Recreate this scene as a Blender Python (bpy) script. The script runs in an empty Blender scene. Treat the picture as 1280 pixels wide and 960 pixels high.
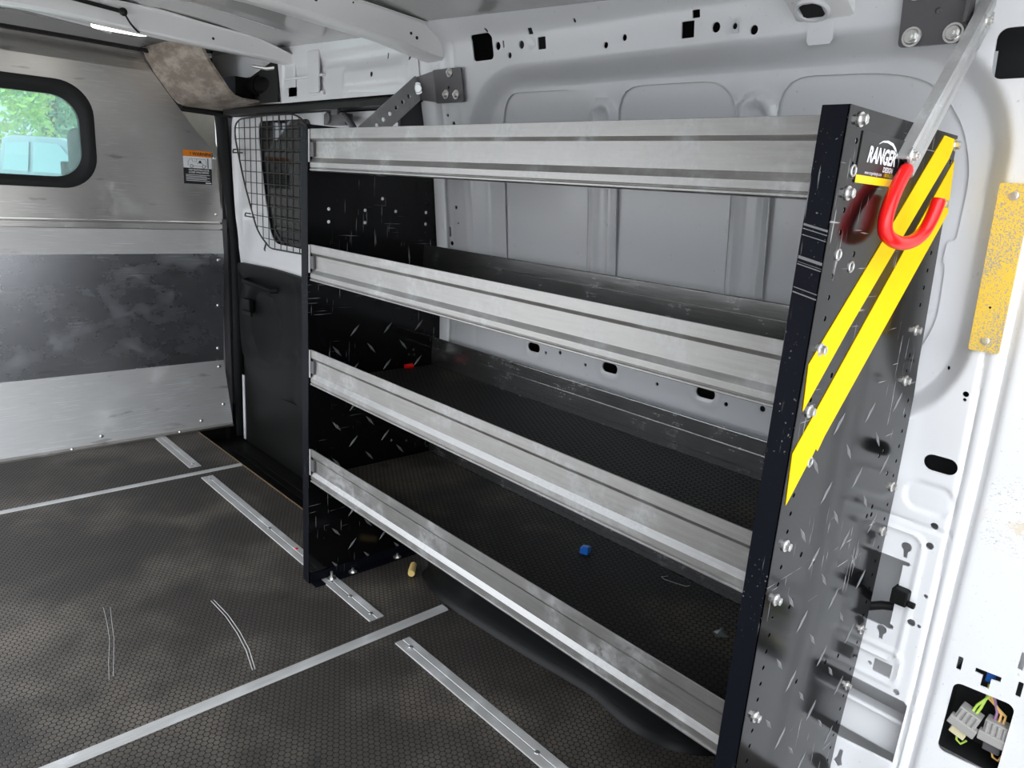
import bpy, bmesh, math, random
import numpy as np
from mathutils import Vector, Matrix
from mathutils.geometry import delaunay_2d_cdt
random.seed(7)
C = bpy.context.scene.collection
PI = math.pi

# ------------------------------------------------------------------ materials
class NT:
    def __init__(s, name):
        s.m = bpy.data.materials.new(name); s.m.use_nodes = True
        s.t = s.m.node_tree; s.t.nodes.clear()
        s.out = s.t.nodes.new('ShaderNodeOutputMaterial')
    def n(s, typ, **kw):
        nd = s.t.nodes.new('ShaderNode' + typ)
        for k, v in kw.items():
            if k.startswith('_'): setattr(nd, k[1:], v)
            else:
                key = int(k[1:]) if k[0] == 'i' and k[1:].isdigit() else k.replace('__', ' ')
                s.set(nd, key, v)
        return nd
    def set(s, nd, key, v):
        inp = nd.inputs[key]
        if isinstance(v, bpy.types.NodeSocket): s.t.links.new(v, inp)
        elif isinstance(v, bpy.types.Node): s.t.links.new(v.outputs[0], inp)
        else:
            if hasattr(inp.default_value, '__len__') and len(inp.default_value) == 4 and len(v) == 3: v = (*v, 1)
            inp.default_value = v
    def math(s, op, a, b=0.0, c=0.0, clamp=False):
        nd = s.t.nodes.new('ShaderNodeMath'); nd.operation = op; nd.use_clamp = clamp
        s.set(nd, 0, a); s.set(nd, 1, b); s.set(nd, 2, c); return nd.outputs[0]
    def vm(s, op, a, b=(0, 0, 0), c=None):
        nd = s.t.nodes.new('ShaderNodeVectorMath'); nd.operation = op
        s.set(nd, 0, a)
        if op == 'SCALE': s.set(nd, 3, b)
        elif op not in ('LENGTH', 'ABSOLUTE'): s.set(nd, 1, b)
        return nd.outputs['Value'] if op in ('LENGTH', 'DOT_PRODUCT') else nd.outputs[0]
    def mapr(s, v, a, b, c=0.0, d=1.0):
        nd = s.t.nodes.new('ShaderNodeMapRange'); nd.interpolation_type = 'SMOOTHSTEP'
        s.set(nd, 0, v); s.set(nd, 1, a); s.set(nd, 2, b); s.set(nd, 3, c); s.set(nd, 4, d); return nd.outputs[0]
    def mix(s, f, a, b):
        nd = s.t.nodes.new('ShaderNodeMix'); nd.data_type = 'RGBA'
        for key, v in ((0, f), (6, a), (7, b)): s.set(nd, key, v)
        return nd.outputs[2]
    def mixf(s, f, a, b):
        nd = s.t.nodes.new('ShaderNodeMix'); nd.data_type = 'FLOAT'
        for key, v in ((0, f), (2, a), (3, b)): s.set(nd, key, v)
        return nd.outputs[0]
    def pos(s, scale=(1, 1, 1), rot=(0, 0, 0)):
        tc = s.t.nodes.new('ShaderNodeTexCoord')
        mp = s.t.nodes.new('ShaderNodeMapping'); s.t.links.new(tc.outputs['Object'], mp.inputs[0])
        mp.inputs['Scale'].default_value = scale; mp.inputs['Rotation'].default_value = rot
        return mp.outputs[0]
    def noise(s, vec, scale, detail=3, rough=.5):
        nd = s.n('TexNoise', Scale=scale, Detail=detail, Roughness=rough); s.t.links.new(vec, nd.inputs['Vector'])
        return nd.outputs[0]
    def bump(s, h, strength, dist=.001):
        nd = s.n('Bump', Strength=strength, Distance=dist); s.set(nd, 'Height', h); return nd.outputs[0]
    def bsdf(s, **kw):
        b = s.n('BsdfPrincipled', **kw); s.t.links.new(b.outputs[0], s.out.inputs[0]); return b

def mat_plain(name, col, rough=.5, metal=0., coat=0., nz=.08, bump=0., spec=.5):
    t = NT(name); p = t.pos()
    k = t.noise(p, 40, 4)
    c = t.mix(k, tuple(x * (1 - nz) for x in col), tuple(min(1, x * (1 + nz)) for x in col))
    kw = {'Base__Color': c, 'Roughness': rough, 'Metallic': metal, 'Coat__Weight': coat, 'Specular__IOR__Level': spec}
    if bump: kw['Normal'] = t.bump(t.noise(p, 220, 3), bump, .001)
    t.bsdf(**kw); return t.m

def mat_paint(name, col, rough=.28, dirt=.12, scuff=False):
    t = NT(name); p = t.pos()
    big = t.noise(p, 3.5, 4); fine = t.noise(p, 60, 3)
    c = t.mix(t.mapr(big, .5, .85, 0, dirt), col, (.34, .31, .26))
    speck = t.mapr(t.noise(p, 140, 2), .73, .78, 0, .35)
    c = t.mix(speck, c, (.25, .23, .2))
    if scuff:                                               # rubbed marks on the rear pillar
        sx = t.n('SeparateXYZ'); t.t.links.new(p, sx.inputs[0])
        my = t.math('MULTIPLY', t.mapr(sx.outputs[1], -.118, -.128, 0, 1), t.mapr(sx.outputs[2], .555, .58, 0, 1))
        my = t.math('MULTIPLY', my, t.mapr(sx.outputs[2], .70, .665, 0, 1))
        k = t.math('MULTIPLY', my, t.mapr(t.noise(t.pos((1, 60, 190)), 3, 5, .75), .57, .64, 0, .7))
        k2 = t.math('MULTIPLY', t.mapr(sx.outputs[1], -.10, -.115, 0, 1), t.mapr(t.noise(t.pos((1, 90, 120)), 3, 4, .7), .66, .70, 0, .6))
        c = t.mix(t.math('MAXIMUM', k, k2), c, (.16, .15, .13))
        ru = t.math('MULTIPLY', my, t.mapr(t.noise(p, 30, 3), .58, .7, 0, .5)); c = t.mix(ru, c, (.62, .45, .18))
    t.bsdf(Base__Color=c, Roughness=t.mixf(fine, rough - .04, rough + .08), Coat__Weight=.35, Coat__Roughness=.12,
           Normal=t.bump(t.noise(p, 9, 2), .12, .004))
    return t.m

def mat_alu(name, lo=.42, hi=.66, rough=.32, axis=1, patch=.5, bumpy=.15, warm=1.0, met=.96):
    t = NT(name)
    sc = [22, 22, 22]; sc[axis] = 1.3
    st = t.noise(t.pos(tuple(sc)), 9, 5, .65)
    p = t.pos(); blot = t.noise(p, 13, 5, .6); fine = t.noise(p, 90, 4, .7)
    g = t.mixf(st, lo, hi)
    c = t.mix(g, (0, 0, 0), (1.0 * warm, .99, .965 / warm))
    pf = t.math('MULTIPLY', t.mapr(blot, .46, .7), t.mapr(fine, .3, .62))
    pf = t.math('MULTIPLY', pf, patch)
    c = t.mix(pf, c, (.60, .61, .61))
    rot = t.pos((6, 120, 120), (.5, .35, .4)); sc1 = t.mapr(t.noise(rot, 4, 1), .72, .76, 0, .25)
    c = t.mix(sc1, c, (.8, .8, .8))
    r = t.math('ADD', t.mixf(st, rough - .07, rough + .1), t.math('MULTIPLY', pf, .3))
    t.bsdf(Base__Color=c, Metallic=t.math('SUBTRACT', met, t.math('MULTIPLY', pf, .45)), Roughness=r,
           Normal=t.bump(st, bumpy, .0006))
    return t.m

def mat_bulk(name, met=.97, lo=(.55, .525, .49), hi=(.69, .665, .63), rough=.3, pk=.4):
    t = NT(name); p = t.pos()
    st = t.noise(t.pos((1.5, 1.5, 30)), 9, 4, .6)
    sm = t.noise(t.pos((5, 5, 7), (0, .5, 0)), 1.2, 6, .62); fine = t.noise(p, 55, 5, .7)
    pf = t.math('MULTIPLY', t.mapr(sm, .5, .75), t.mapr(fine, .2, .75))
    c = t.mix(st, lo, hi)
    c = t.mix(t.math('MULTIPLY', pf, pk), c, (.78, .78, .78))
    s = None
    for k, (ang, q) in enumerate(((.55, 3.1), (-.35, 2.3), (.9, 4.0))):
        v = t.noise(t.pos((2.5, 60, 110), (0, ang, 0)), q, 1.5)
        v = t.mapr(v, .66, .69, 0, .9)
        s = v if s is None else t.math('MAXIMUM', s, v)
    s = t.math('MULTIPLY', s, t.mapr(t.noise(p, 4, 2), .45, .6))
    c = t.mix(s, c, (.85, .85, .85))
    dk = t.math('MULTIPLY', t.mapr(t.noise(t.pos((3, 3, 14), (0, .25, 0)), 2.2, 4), .63, .72), .55)
    c = t.mix(dk, c, (.22, .21, .2))
    t.bsdf(Base__Color=c, Metallic=t.math('SUBTRACT', met, t.math('MULTIPLY', pf, pk * .75)),
           Roughness=t.math('ADD', rough, t.math('MULTIPLY', pf, .25)), Normal=t.bump(st, .05, .0005))
    return t.m

def mat_black(name, rough=.13, scr=.5, col=(.003, .003, .0034), spec=.5, ang=.6, ior=1.5):
    t = NT(name); p = t.pos()
    s = None
    for (a, b, q) in (((3, 80, 80), (ang, .7, .2), 3.), ((80, 80, 3), (.3, .15, 0), 3.4), ((60, 60, 4), (0, -.6, 0), 2.6)):
        v = t.mapr(t.noise(t.pos(a, b), q, 2), .68, .72, 0, 1.)
        s = v if s is None else t.math('MAXIMUM', s, v)
    s = t.math('MULTIPLY', s, t.mapr(t.noise(p, 6, 3), .5, .62))
    du = t.mapr(t.noise(p, 260, 2), .72, .78, 0, .12)
    s = t.math('MULTIPLY', t.math('MAXIMUM', s, du), scr)
    sm = t.noise(p, 7, 5, .6)
    c = t.mix(s, col, (.42, .42, .42))
    t.bsdf(Base__Color=c, Roughness=t.math('ADD', t.mixf(sm, rough - .05, rough + .07), t.math('MULTIPLY', s, .3)),
           Specular__IOR__Level=spec, IOR=ior, Normal=t.bump(t.noise(p, 30, 2), .02, .001))
    return t.m

def mat_hex(name, size, top, line, dust, dustamt, rough=.45, bumps=.6, spec=.5, dlo=.38):
    t = NT(name); p0 = t.pos()
    r = (1, 1.7320508, 1)
    P = t.vm('ADD', t.vm('MULTIPLY', p0, (1 / size, 1 / size, 0)), (1000, 1732.0508, 0))
    hf = (.5, .8660254, 0)
    a = t.vm('SUBTRACT', t.vm('MODULO', P, r), hf)
    b = t.vm('SUBTRACT', t.vm('MODULO', t.vm('SUBTRACT', P, hf), r), hf)
    f = t.math('LESS_THAN', t.vm('LENGTH', b), t.vm('LENGTH', a))
    nd = t.t.nodes.new('ShaderNodeMix'); nd.data_type = 'VECTOR'
    t.set(nd, 0, f); t.set(nd, 4, a); t.set(nd, 5, b)
    g = t.vm('ABSOLUTE', nd.outputs[1])
    sx = t.n('SeparateXYZ'); t.t.links.new(g, sx.inputs[0])
    d = t.math('MAXIMUM', t.vm('DOT_PRODUCT', g, (.5, .8660254, 0)), sx.outputs[0])
    d = t.math('ADD', t.math('MULTIPLY', d, .6), t.math('MULTIPLY', t.vm('LENGTH', g), .4))
    m = t.mapr(d, .40, .47)
    big = t.noise(p0, 2.6, 5, .6); mid = t.noise(p0, 14, 5, .65); fin = t.noise(p0, 300, 2)
    c = t.mix(t.math('MULTIPLY', t.mapr(big, dlo, dlo + .26), dustamt), top, dust)
    c = t.mix(t.math('MULTIPLY', t.mapr(mid, .45, .8), .5), c, tuple(x * .55 for x in top))
    sp = t.math('MULTIPLY', t.mapr(fin, .66, .74), .35)
    c = t.mix(sp, c, tuple(min(1, x * 2.2) for x in dust))
    c = t.mix(m, c, line)
    st = t.mapr(t.noise(p0, 5.5, 4), .66, .72, 0, .75)
    c = t.mix(st, c, (.012, .011, .01))
    t.bsdf(Base__Color=c, Roughness=t.mixf(m, rough, rough + .3), Specular__IOR__Level=spec,
           Normal=t.bump(t.math('SUBTRACT', 1.0, m), bumps, .0012))
    return t.m

def mat_emit(name, col, s):
    t = NT(name); e = t.n('Emission', Color=col, Strength=s); t.t.links.new(e.outputs[0], t.out.inputs[0]); return t.m

def mat_glass(name, tint=(.8, .95, .93), haze=.2):
    t = NT(name)
    tr = t.n('BsdfTransparent', Color=tint); gl = t.n('BsdfGlossy', Roughness=.02); df = t.n('BsdfTranslucent', Color=(.8, .95, .93))
    fr = t.n('Fresnel', IOR=1.45)
    dn = t.math('MULTIPLY', t.mapr(t.noise(t.pos(), 5, 4), .3, .7, .7, 1.2), haze)
    a = t.n('MixShader', i0=dn); t.t.links.new(tr.outputs[0], a.inputs[1]); t.t.links.new(df.outputs[0], a.inputs[2])
    b = t.n('MixShader', i0=fr); t.t.links.new(a.outputs[0], b.inputs[1]); t.t.links.new(gl.outputs[0], b.inputs[2])
    t.t.links.new(b.outputs[0], t.out.inputs[0]); return t.m

def mat_yellowpad(name):
    t = NT(name); p = t.pos()
    sp = t.noise(p, 420, 2, .7); big = t.noise(p, 9, 3)
    k = t.mapr(t.math('ADD', sp, t.math('MULTIPLY', big, .5)), .62, .78)
    c = t.mix(k, (.36, .34, .29), (.82, .54, .06))
    t.bsdf(Base__Color=c, Roughness=.6, Normal=t.bump(sp, .4, .001)); return t.m

def mat_tape(name):
    t = NT(name); p = t.pos()
    w = t.mapr(t.noise(p, 26, 5, .7), .68, .74)
    c = t.mix(w, (.95, .62, .0), (.9, .80, .4))
    t.bsdf(Base__Color=c, Roughness=.5, Specular__IOR__Level=.15); return t.m

def mat_felt(name):
    t = NT(name); p = t.pos()
    k = t.noise(t.pos((8, 3, 8), (.3, .6, .2)), 3, 6, .7)
    c = t.mix(t.mapr(k, .4, .65), (.24, .19, .155), (.46, .40, .34))
    t.bsdf(Base__Color=c, Metallic=.35, Roughness=.42, Normal=t.bump(t.noise(p, 60, 4), .5, .002)); return t.m

M = {}
M['paint'] = mat_paint('white_body_paint', (.74, .742, .75))
M['wallpaint'] = mat_paint('white_wall_paint', (.74, .742, .75), scuff=True)
M['beampaint_lit'] = mat_paint('white_lit_beam_paint', (.86, .855, .84))  # body paint lightened to carry the daylight on the beams
M['roofpaint'] = mat_paint('grey_roof_paint', (.40, .395, .385), .16, .1)
M['cream'] = mat_plain('cream_trim', (.66, .64, .54), .55)
M['alu'] = mat_alu('worn_aluminium', .27, .43, .40, 1, .5, warm=1.02)
M['alux'] = mat_alu('worn_aluminium_strip', .52, .7, .52, 0, 1., met=.5)
M['track'] = mat_alu('worn_track_metal', .48, .64, .5, 1, 1., met=.45)
M['rear_alu'] = mat_alu('mill_aluminium', .40, .56, .22, 1, .15)
M['galv'] = mat_alu('galvanised_steel', .38, .5, .45, 2, .5, met=.35)
M['bulk'] = mat_bulk('scuffed_aluminium_sheet')
M['bulk_worn_lit'] = mat_bulk('scuffed_lit_aluminium', .62, (.56, .55, .53), (.70, .69, .67), .4)  # scuffed sheet, also lightened for the reflected brightness of these bands
M['bulk_mid'] = mat_bulk('scuffed_blueish_aluminium', .97, (.47, .48, .505), (.60, .61, .635), .27, .2)  # cooler, darker copy of the sheet with its reflected tone in the colour
M['zinc'] = mat_plain('zinc_bolt', (.74, .73, .70), .3, .9)
M['gunmetal'] = mat_plain('grey_coated_steel', (.105, .10, .105), .42, .2)
M['black'] = mat_black('gloss_black_steel', .12, .7, spec=.22, ior=1.6)
M['tread'] = mat_black('worn_highlit_tread', .3, .9, (.16, .16, .16), .8)  # worn grey, lightened further for the highlights on the raised treads
M['flange'] = mat_black('black_steel_flange', .42, .4, (.005, .0056, .009), .1)
M['rubber'] = mat_plain('black_rubber', (.011, .011, .011), .5, spec=.3)
M['blackplastic'] = mat_plain('black_plastic_trim', (.007, .007, .0068), .5, bump=.25, spec=.14)
M['wire'] = mat_plain('black_wire_mesh', (.055, .053, .05), .4, .3)
M['floor'] = mat_hex('honeycomb_floor', .0128, (.052, .046, .040), (.003, .003, .003), (.165, .142, .116), .85, .40, .6, .5, .43)
M['shelfmat'] = mat_hex('honeycomb_shelf_mat', .0128, (.013, .0125, .012), (.005, .005, .005), (.105, .09, .066), .7, .6, .5, .25, .46)
M['arch'] = mat_plain('wheel_arch_black', (.006, .006, .006), .4, bump=.2, spec=.18)
M['cavity_shade'] = mat_plain('dark_shaded_skin', (.035, .035, .036), .6)  # skin colour darkened to paint the shade inside the wall
M['dark'] = mat_plain('dark_cavity', (.010, .010, .010), .8)
M['red'] = mat_plain('red_vinyl', (.80, .004, .004), .3, coat=.1)
M['tape'] = mat_tape('yellow_tape')
M['stickerblack'] = mat_plain('black_sticker', (.018, .018, .018), .3, spec=.3)
M['white'] = mat_plain('white_print', (.85, .85, .85), .45)
M['orange'] = mat_plain('orange_print', (.85, .24, .01), .45)
M['inkblack'] = mat_plain('black_print', (.015, .015, .015), .45)
M['yellowprint'] = mat_plain('yellow_print', (.92, .62, .01), .4)
M['pad'] = mat_yellowpad('yellow_speckled_pad')
M['felt'] = mat_felt('brown_felted_cover')
M['glass'] = mat_glass('hazy_window_glass')
M['tint'] = mat_plain('tinted_glass', (.008, .009, .009), .06)
M['tint'].node_tree.nodes['Principled BSDF'].inputs['Specular IOR Level'].default_value = .25
M['lens'] = mat_emit('lit_lamp_lens', (1, .97, .9), 3.)
M['seat'] = mat_plain('grey_seat_cloth', (.06, .06, .058), .85, bump=.4)
M['blue'] = mat_plain('blue_plastic', (.012, .13, .5), .35)
M['yfoam'] = mat_plain('yellow_foam', (.80, .58, .20), .6)
M['greyplug'] = mat_plain('grey_connector', (.36, .35, .33), .45)
M['cream2'] = mat_plain('pale_yellow_connector', (.70, .64, .40), .45)
M['wy'] = mat_plain('orange_wire', (.8, .48, .16), .4)
M['wg'] = mat_plain('green_wire', (.45, .65, .10), .4)
M['wp'] = mat_plain('purple_wire', (.34, .18, .34), .4)
M['clear'] = mat_glass('clear_plastic_scrap', (.9, .9, .9), .3)
M['wood'] = mat_plain('bare_plywood_edge', (.30, .19, .10), .7)
M['asphalt'] = mat_plain('pale_asphalt', (.62, .605, .58), .9, bump=.5)
M['truckpaint'] = mat_plain('blue_grey_truck_paint', (.10, .16, .19), .25, coat=.7)
M['truckglass'] = mat_plain('truck_glass', (.16, .28, .30), .08)
M['leaf'] = mat_plain('green_leaves', (.34, .55, .14), .7, nz=.5)
M['leaf2'] = mat_plain('dark_green_leaves', (.18, .36, .20), .7, nz=.5)
M['bark'] = mat_plain('tree_bark', (.12, .09, .06), .9)
M['redpaint'] = mat_plain('red_panel', (.75, .10, .05), .4)

# ------------------------------------------------------------------ mesh helpers
def inside(p, poly):
    c = False; x, y = p
    for i in range(len(poly)):
        x1, y1 = poly[i]; x2, y2 = poly[i - 1]
        if (y1 > y) != (y2 > y) and x < (x2 - x1) * (y - y1) / (y2 - y1) + x1: c = not c
    return c
class MB:
    def __init__(s): s.v = []; s.f = []; s.mi = []; s.cur = 0
    def add(s, vs, fs):
        b = len(s.v); s.v += [tuple(v) for v in vs]
        s.f += [tuple(b + i for i in f) for f in fs]; s.mi += [s.cur] * len(fs); return s
    def box(s, x0, x1, y0, y1, z0, z1):
        vs = [(x, y, z) for x in (x0, x1) for y in (y0, y1) for z in (z0, z1)]
        return s.add(vs, [(0, 1, 3, 2), (4, 6, 7, 5), (0, 4, 5, 1), (2, 3, 7, 6), (0, 2, 6, 4), (1, 5, 7, 3)])
    def obox(s, c, ax, ay, az):
        c, ax, ay, az = map(Vector, (c, ax, ay, az))
        vs = [c + ax * i + ay * j + az * k for i in (-1, 1) for j in (-1, 1) for k in (-1, 1)]
        return s.add(vs, [(0, 1, 3, 2), (4, 6, 7, 5), (0, 4, 5, 1), (2, 3, 7, 6), (0, 2, 6, 4), (1, 5, 7, 3)])
    def extrude(s, prof, fn, ts, caps=True, closed=True):
        """prof: 2D points; fn(p, t) -> 3D; ts: parameters along the sweep"""
        n = len(prof); vs = [fn(p, t) for t in ts for p in prof]; fs = []
        for k in range(len(ts) - 1):
            for i in range(n if closed else n - 1):
                j = (i + 1) % n
                fs.append((k * n + i, k * n + j, (k + 1) * n + j, (k + 1) * n + i))
        if caps and closed:
            fs.append(tuple(range(n - 1, -1, -1))); fs.append(tuple((len(ts) - 1) * n + i for i in range(n)))
        return s.add(vs, fs)
    def tube(s, path, r, n=8, rx=None, caps=True, closed=False):
        P = [Vector(p) for p in path]; m = len(P); vs = []; fs = []
        up = None
        for i in range(m):
            if closed: t = (P[(i + 1) % m] - P[i - 1]).normalized()
            else: t = (P[min(i + 1, m - 1)] - P[max(i - 1, 0)]).normalized()
            if up is None:
                up = Vector((0, 0, 1)) if abs(t.z) < .9 else Vector((0, 1, 0))
            up = (up - t * up.dot(t)).normalized(); sd = t.cross(up)
            rr = r[i] if isinstance(r, (list, tuple)) else r
            for k in range(n):
                a = 2 * PI * k / n + PI / n
                vs.append(P[i] + up * (math.sin(a) * rr) + sd * (math.cos(a) * (rx if rx else rr)))
        for i in range(m if closed else m - 1):
            j = (i + 1) % m
            for k in range(n):
                l = (k + 1) % n
                fs.append((i * n + k, i * n + l, j * n + l, j * n + k))
        if caps and not closed:
            fs.append(tuple(range(n - 1, -1, -1))); fs.append(tuple((m - 1) * n + k for k in range(n)))
        return s.add(vs, fs)
    def cyl(s, c, axis, r, h, n=16, r2=None):
        c = Vector(c); a = Vector(axis).normalized()
        return s.tube([c, c + a * h], [r, r if r2 is None else r2], n)
    def dome(s, c, axis, r, h, n=12, k=3):
        c = Vector(c); a = Vector(axis).normalized()
        u = a.orthogonal().normalized(); w = a.cross(u); vs = []; fs = []
        for i in range(k):
            th = PI / 2 * i / k
            for j in range(n):
                ph = 2 * PI * j / n
                vs.append(c + a * (h * math.sin(th)) + (u * math.cos(ph) + w * math.sin(ph)) * (r * math.cos(th)))
        vs.append(c + a * h)
        for i in range(k - 1):
            for j in range(n):
                l = (j + 1) % n; fs.append((i * n + j, i * n + l, (i + 1) * n + l, (i + 1) * n + j))
        for j in range(n): fs.append(((k - 1) * n + j, (k - 1) * n + (j + 1) % n, k * n))
        return s.add(vs, fs)
    def ellipsoid(s, c, rx, ry, rz, n=16, k=10):
        vs = []; fs = []
        for i in range(k + 1):
            th = PI * i / k
            for j in range(n):
                ph = 2 * PI * j / n
                vs.append((c[0] + rx * math.sin(th) * math.cos(ph), c[1] + ry * math.sin(th) * math.sin(ph), c[2] + rz * math.cos(th)))
        for i in range(k):
            for j in range(n):
                l = (j + 1) % n; fs.append((i * n + j, (i + 1) * n + j, (i + 1) * n + l, i * n + l))
        return s.add(vs, fs)
    def poly(s, pts, fn, thick=None):
        """flat polygon, optional thickness: fn(p, d) -> 3D"""
        n = len(pts)
        if thick is None: return s.add([fn(p, 0) for p in pts], [tuple(range(n))])
        return s.extrude(pts, fn, [0, thick])
    def sheet(s, outline, holes, fn, depth=0., extra=(), back=False, flip=False):
        """triangulated sheet with real holes; fn(u, v, d) -> 3D, d = depth behind the face"""
        vs = []; es = []
        for lp in [outline] + list(holes):
            b = len(vs); vs += [Vector(p) for p in lp]
            es += [(b + i, b + (i + 1) % len(lp)) for i in range(len(lp))]
        vs += [Vector(p) for p in extra]
        r = delaunay_2d_cdt(vs, es, [], 1, 1e-5)
        hb = [(h, min(p[0] for p in h), max(p[0] for p in h), min(p[1] for p in h), max(p[1] for p in h)) for h in holes]
        tri = []
        for f in r[2]:
            q = (sum(r[0][i][0] for i in f) / len(f), sum(r[0][i][1] for i in f) / len(f))
            if not any(a <= q[0] <= b_ and c <= q[1] <= d and inside(q, h) for h, a, b_, c, d in hb): tri.append(f[::-1] if flip else f)
        used = sorted({i for f in tri for i in f}); ix = {k: i for i, k in enumerate(used)}
        pts = [r[0][k] for k in used]
        fs = [tuple(ix[i] for i in f) for f in tri]
        s.add([fn(p[0], p[1], 0) for p in pts], fs)
        if back: s.add([fn(p[0], p[1], depth) for p in pts], [f[::-1] for f in fs])
        if depth:
            for lp in [outline] + list(holes):
                n = len(lp)
                s.add([fn(p[0], p[1], d) for d in (0, depth) for p in lp],
                      [(i, (i + 1) % n, n + (i + 1) % n, n + i) for i in range(n)])
        return s

def rrect(cx, cy, hx, hy, r, n=5):
    r = min(r, hx, hy); out = []
    for (sx, sy, a0) in ((1, 1, 0), (-1, 1, 90), (-1, -1, 180), (1, -1, 270)):
        for k in range(n + 1):
            a = math.radians(a0 + 90 * k / n)
            out.append((cx + sx * (hx - r) + r * math.cos(a), cy + sy * (hy - r) + r * math.sin(a)))
    return out
def circ(cx, cy, r, n=10, ry=None):
    return [(cx + r * math.cos(2 * PI * k / n), cy + (ry or r) * math.sin(2 * PI * k / n)) for k in range(n)]
def roundpoly(pts, rad, n=5):
    out = []; m = len(pts)
    for i in range(m):
        p = Vector(pts[i]); a = Vector(pts[i - 1]) - p; b = Vector(pts[(i + 1) % m]) - p
        r = rad[i] if isinstance(rad, (list, tuple)) else rad
        r = min(r, a.length * .49, b.length * .49)
        A = p + a.normalized() * r; B = p + b.normalized() * r
        for k in range(n + 1):
            t = k / n; q = A * (1 - t) ** 2 + p * 2 * t * (1 - t) + B * t * t; out.append((q.x, q.y))
    return out

def spline(P, m=5):
    P = [Vector(p) for p in P]; out = []
    for i in range(len(P) - 1):
        a, b_, c, d = P[max(i - 1, 0)], P[i], P[i + 1], P[min(i + 2, len(P) - 1)]
        for k in range(m):
            t = k / m
            out.append(.5 * ((2 * b_) + (c - a) * t + (2 * a - 5 * b_ + 4 * c - d) * t * t + (-a + 3 * b_ - 3 * c + d) * t ** 3))
    out.append(P[-1]); return out
ORG = {}
def part(name, mb, mat, parent=None, loc=None, smooth=False, bevel=0., seg=2, label=None, recalc=True):
    me = bpy.data.meshes.new(name)
    o = bpy.data.objects.new(name, me); C.objects.link(o)
    if parent is not None:
        org = ORG[parent.name]; o.parent = parent; ORG[o.name] = org
    else:
        org = Vector(loc) if loc else Vector((0, 0, 0)); o.location = org; ORG[o.name] = org
    me.from_pydata([tuple(Vector(v) - org) for v in mb.v], [], mb.f)
    mats = mat if isinstance(mat, (list, tuple)) else [mat]
    for m in mats: me.materials.append(m)
    if len(mats) > 1: me.polygons.foreach_set('material_index', mb.mi)
    bm = bmesh.new(); bm.from_mesh(me)
    bmesh.ops.remove_doubles(bm, verts=bm.verts, dist=1e-6)
    if recalc: bmesh.ops.recalc_face_normals(bm, faces=bm.faces)
    if bevel:
        es = [e for e in bm.edges if len(e.link_faces) == 2 and e.calc_face_angle(0) > .5]
        bmesh.ops.bevel(bm, geom=es, offset=bevel, segments=seg, profile=.5, affect='EDGES', clamp_overlap=True)
    bm.to_mesh(me); bm.free()
    if smooth:
        me.polygons.foreach_set('use_smooth', [True] * len(me.polygons))
        if smooth != 'all': me.set_sharp_from_angle(angle=math.radians(38))
    if label: o['label'] = label
    return o
def tag(o, label, cat, group=None, kind=None):
    o['label'] = label; o['category'] = cat
    if group: o['group'] = group
    if kind: o['kind'] = kind
    return o
def thing(name, loc, label, cat, group=None):
    o = bpy.data.objects.new(name, None); C.objects.link(o); o.location = loc; o.empty_display_size = .05
    ORG[o.name] = Vector(loc); return tag(o, label, cat, group)
def struct(name, mb, mat, **kw):
    o = part(name, mb, mat, **kw); o['kind'] = 'structure'; return o
def copy_part(src, parent, delta, name=None):
    o = src.copy(); C.objects.link(o); o.parent = parent; o.location = src.location + Vector(delta)
    ORG[o.name] = ORG[parent.name]; return o
_bolt = {}
def bolt(parent, c, axis, r=.007, h=.006, kind='hex', name='bolt', mat='zinc'):
    key = (tuple(axis), r, h, kind, mat)
    if key not in _bolt:
        b = MB(); a = Vector(axis)
        if kind == 'hex':
            b.cyl((0, 0, 0), a, r * 1.45, h * .25, 16); b.cyl(a * h * .25, a, r, h * .75, 6); b.dome(a * h, a, r * .6, h * .15, 8, 2)
        elif kind == 'flange':
            b.cyl((0, 0, 0), a, r * 1.7, h * .22, 18); b.cyl(a * h * .22, a, r * 1.35, h * .18, 18, r * 1.15); b.cyl(a * h * .4, a, r * .95, h * .6, 6)
            b.cyl(a * h, a, r * .5, h * .35, 10)
        elif kind == 'stud':
            b.cyl((0, 0, 0), a, r * 1.7, h * .12, 16); b.cyl(a * h * .12, a, r, h * .4, 6); b.cyl(a * h * .5, a, r * .5, h * .9, 8)
        else:
            b.dome((0, 0, 0), a, r, h, 12, 3)
        me = bpy.data.meshes.new(name); me.from_pydata([tuple(v) for v in b.v], [], b.f); me.materials.append(M[mat])
        bm = bmesh.new(); bm.from_mesh(me); bmesh.ops.recalc_face_normals(bm, faces=bm.faces); bm.to_mesh(me); bm.free()
        if kind == 'rivet': me.polygons.foreach_set('use_smooth', [True] * len(me.polygons))
        _bolt[key] = me
    o = bpy.data.objects.new(name, _bolt[key]); C.objects.link(o); o.parent = parent
    o.location = Vector(c) - ORG[parent.name]; ORG[o.name] = ORG[parent.name]; return o
def text_mesh(mb, s, size, fn, shear=0., extr=0, align='LEFT', bold=0., sx=1.):
    cu = bpy.data.curves.new('t', 'FONT'); cu.body = s; cu.size = size; cu.shear = shear; cu.align_x = align; cu.offset = bold
    cu.resolution_u = 3
    o = bpy.data.objects.new('t', cu); C.objects.link(o)
    dg = bpy.context.evaluated_depsgraph_get(); me = bpy.data.meshes.new_from_object(o.evaluated_get(dg))
    mb.add([fn(v.co.x * sx, v.co.y) for v in me.vertices], [tuple(p.vertices) for p in me.polygons])
    bpy.data.objects.remove(o); bpy.data.curves.remove(cu); bpy.data.meshes.remove(me)

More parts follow.
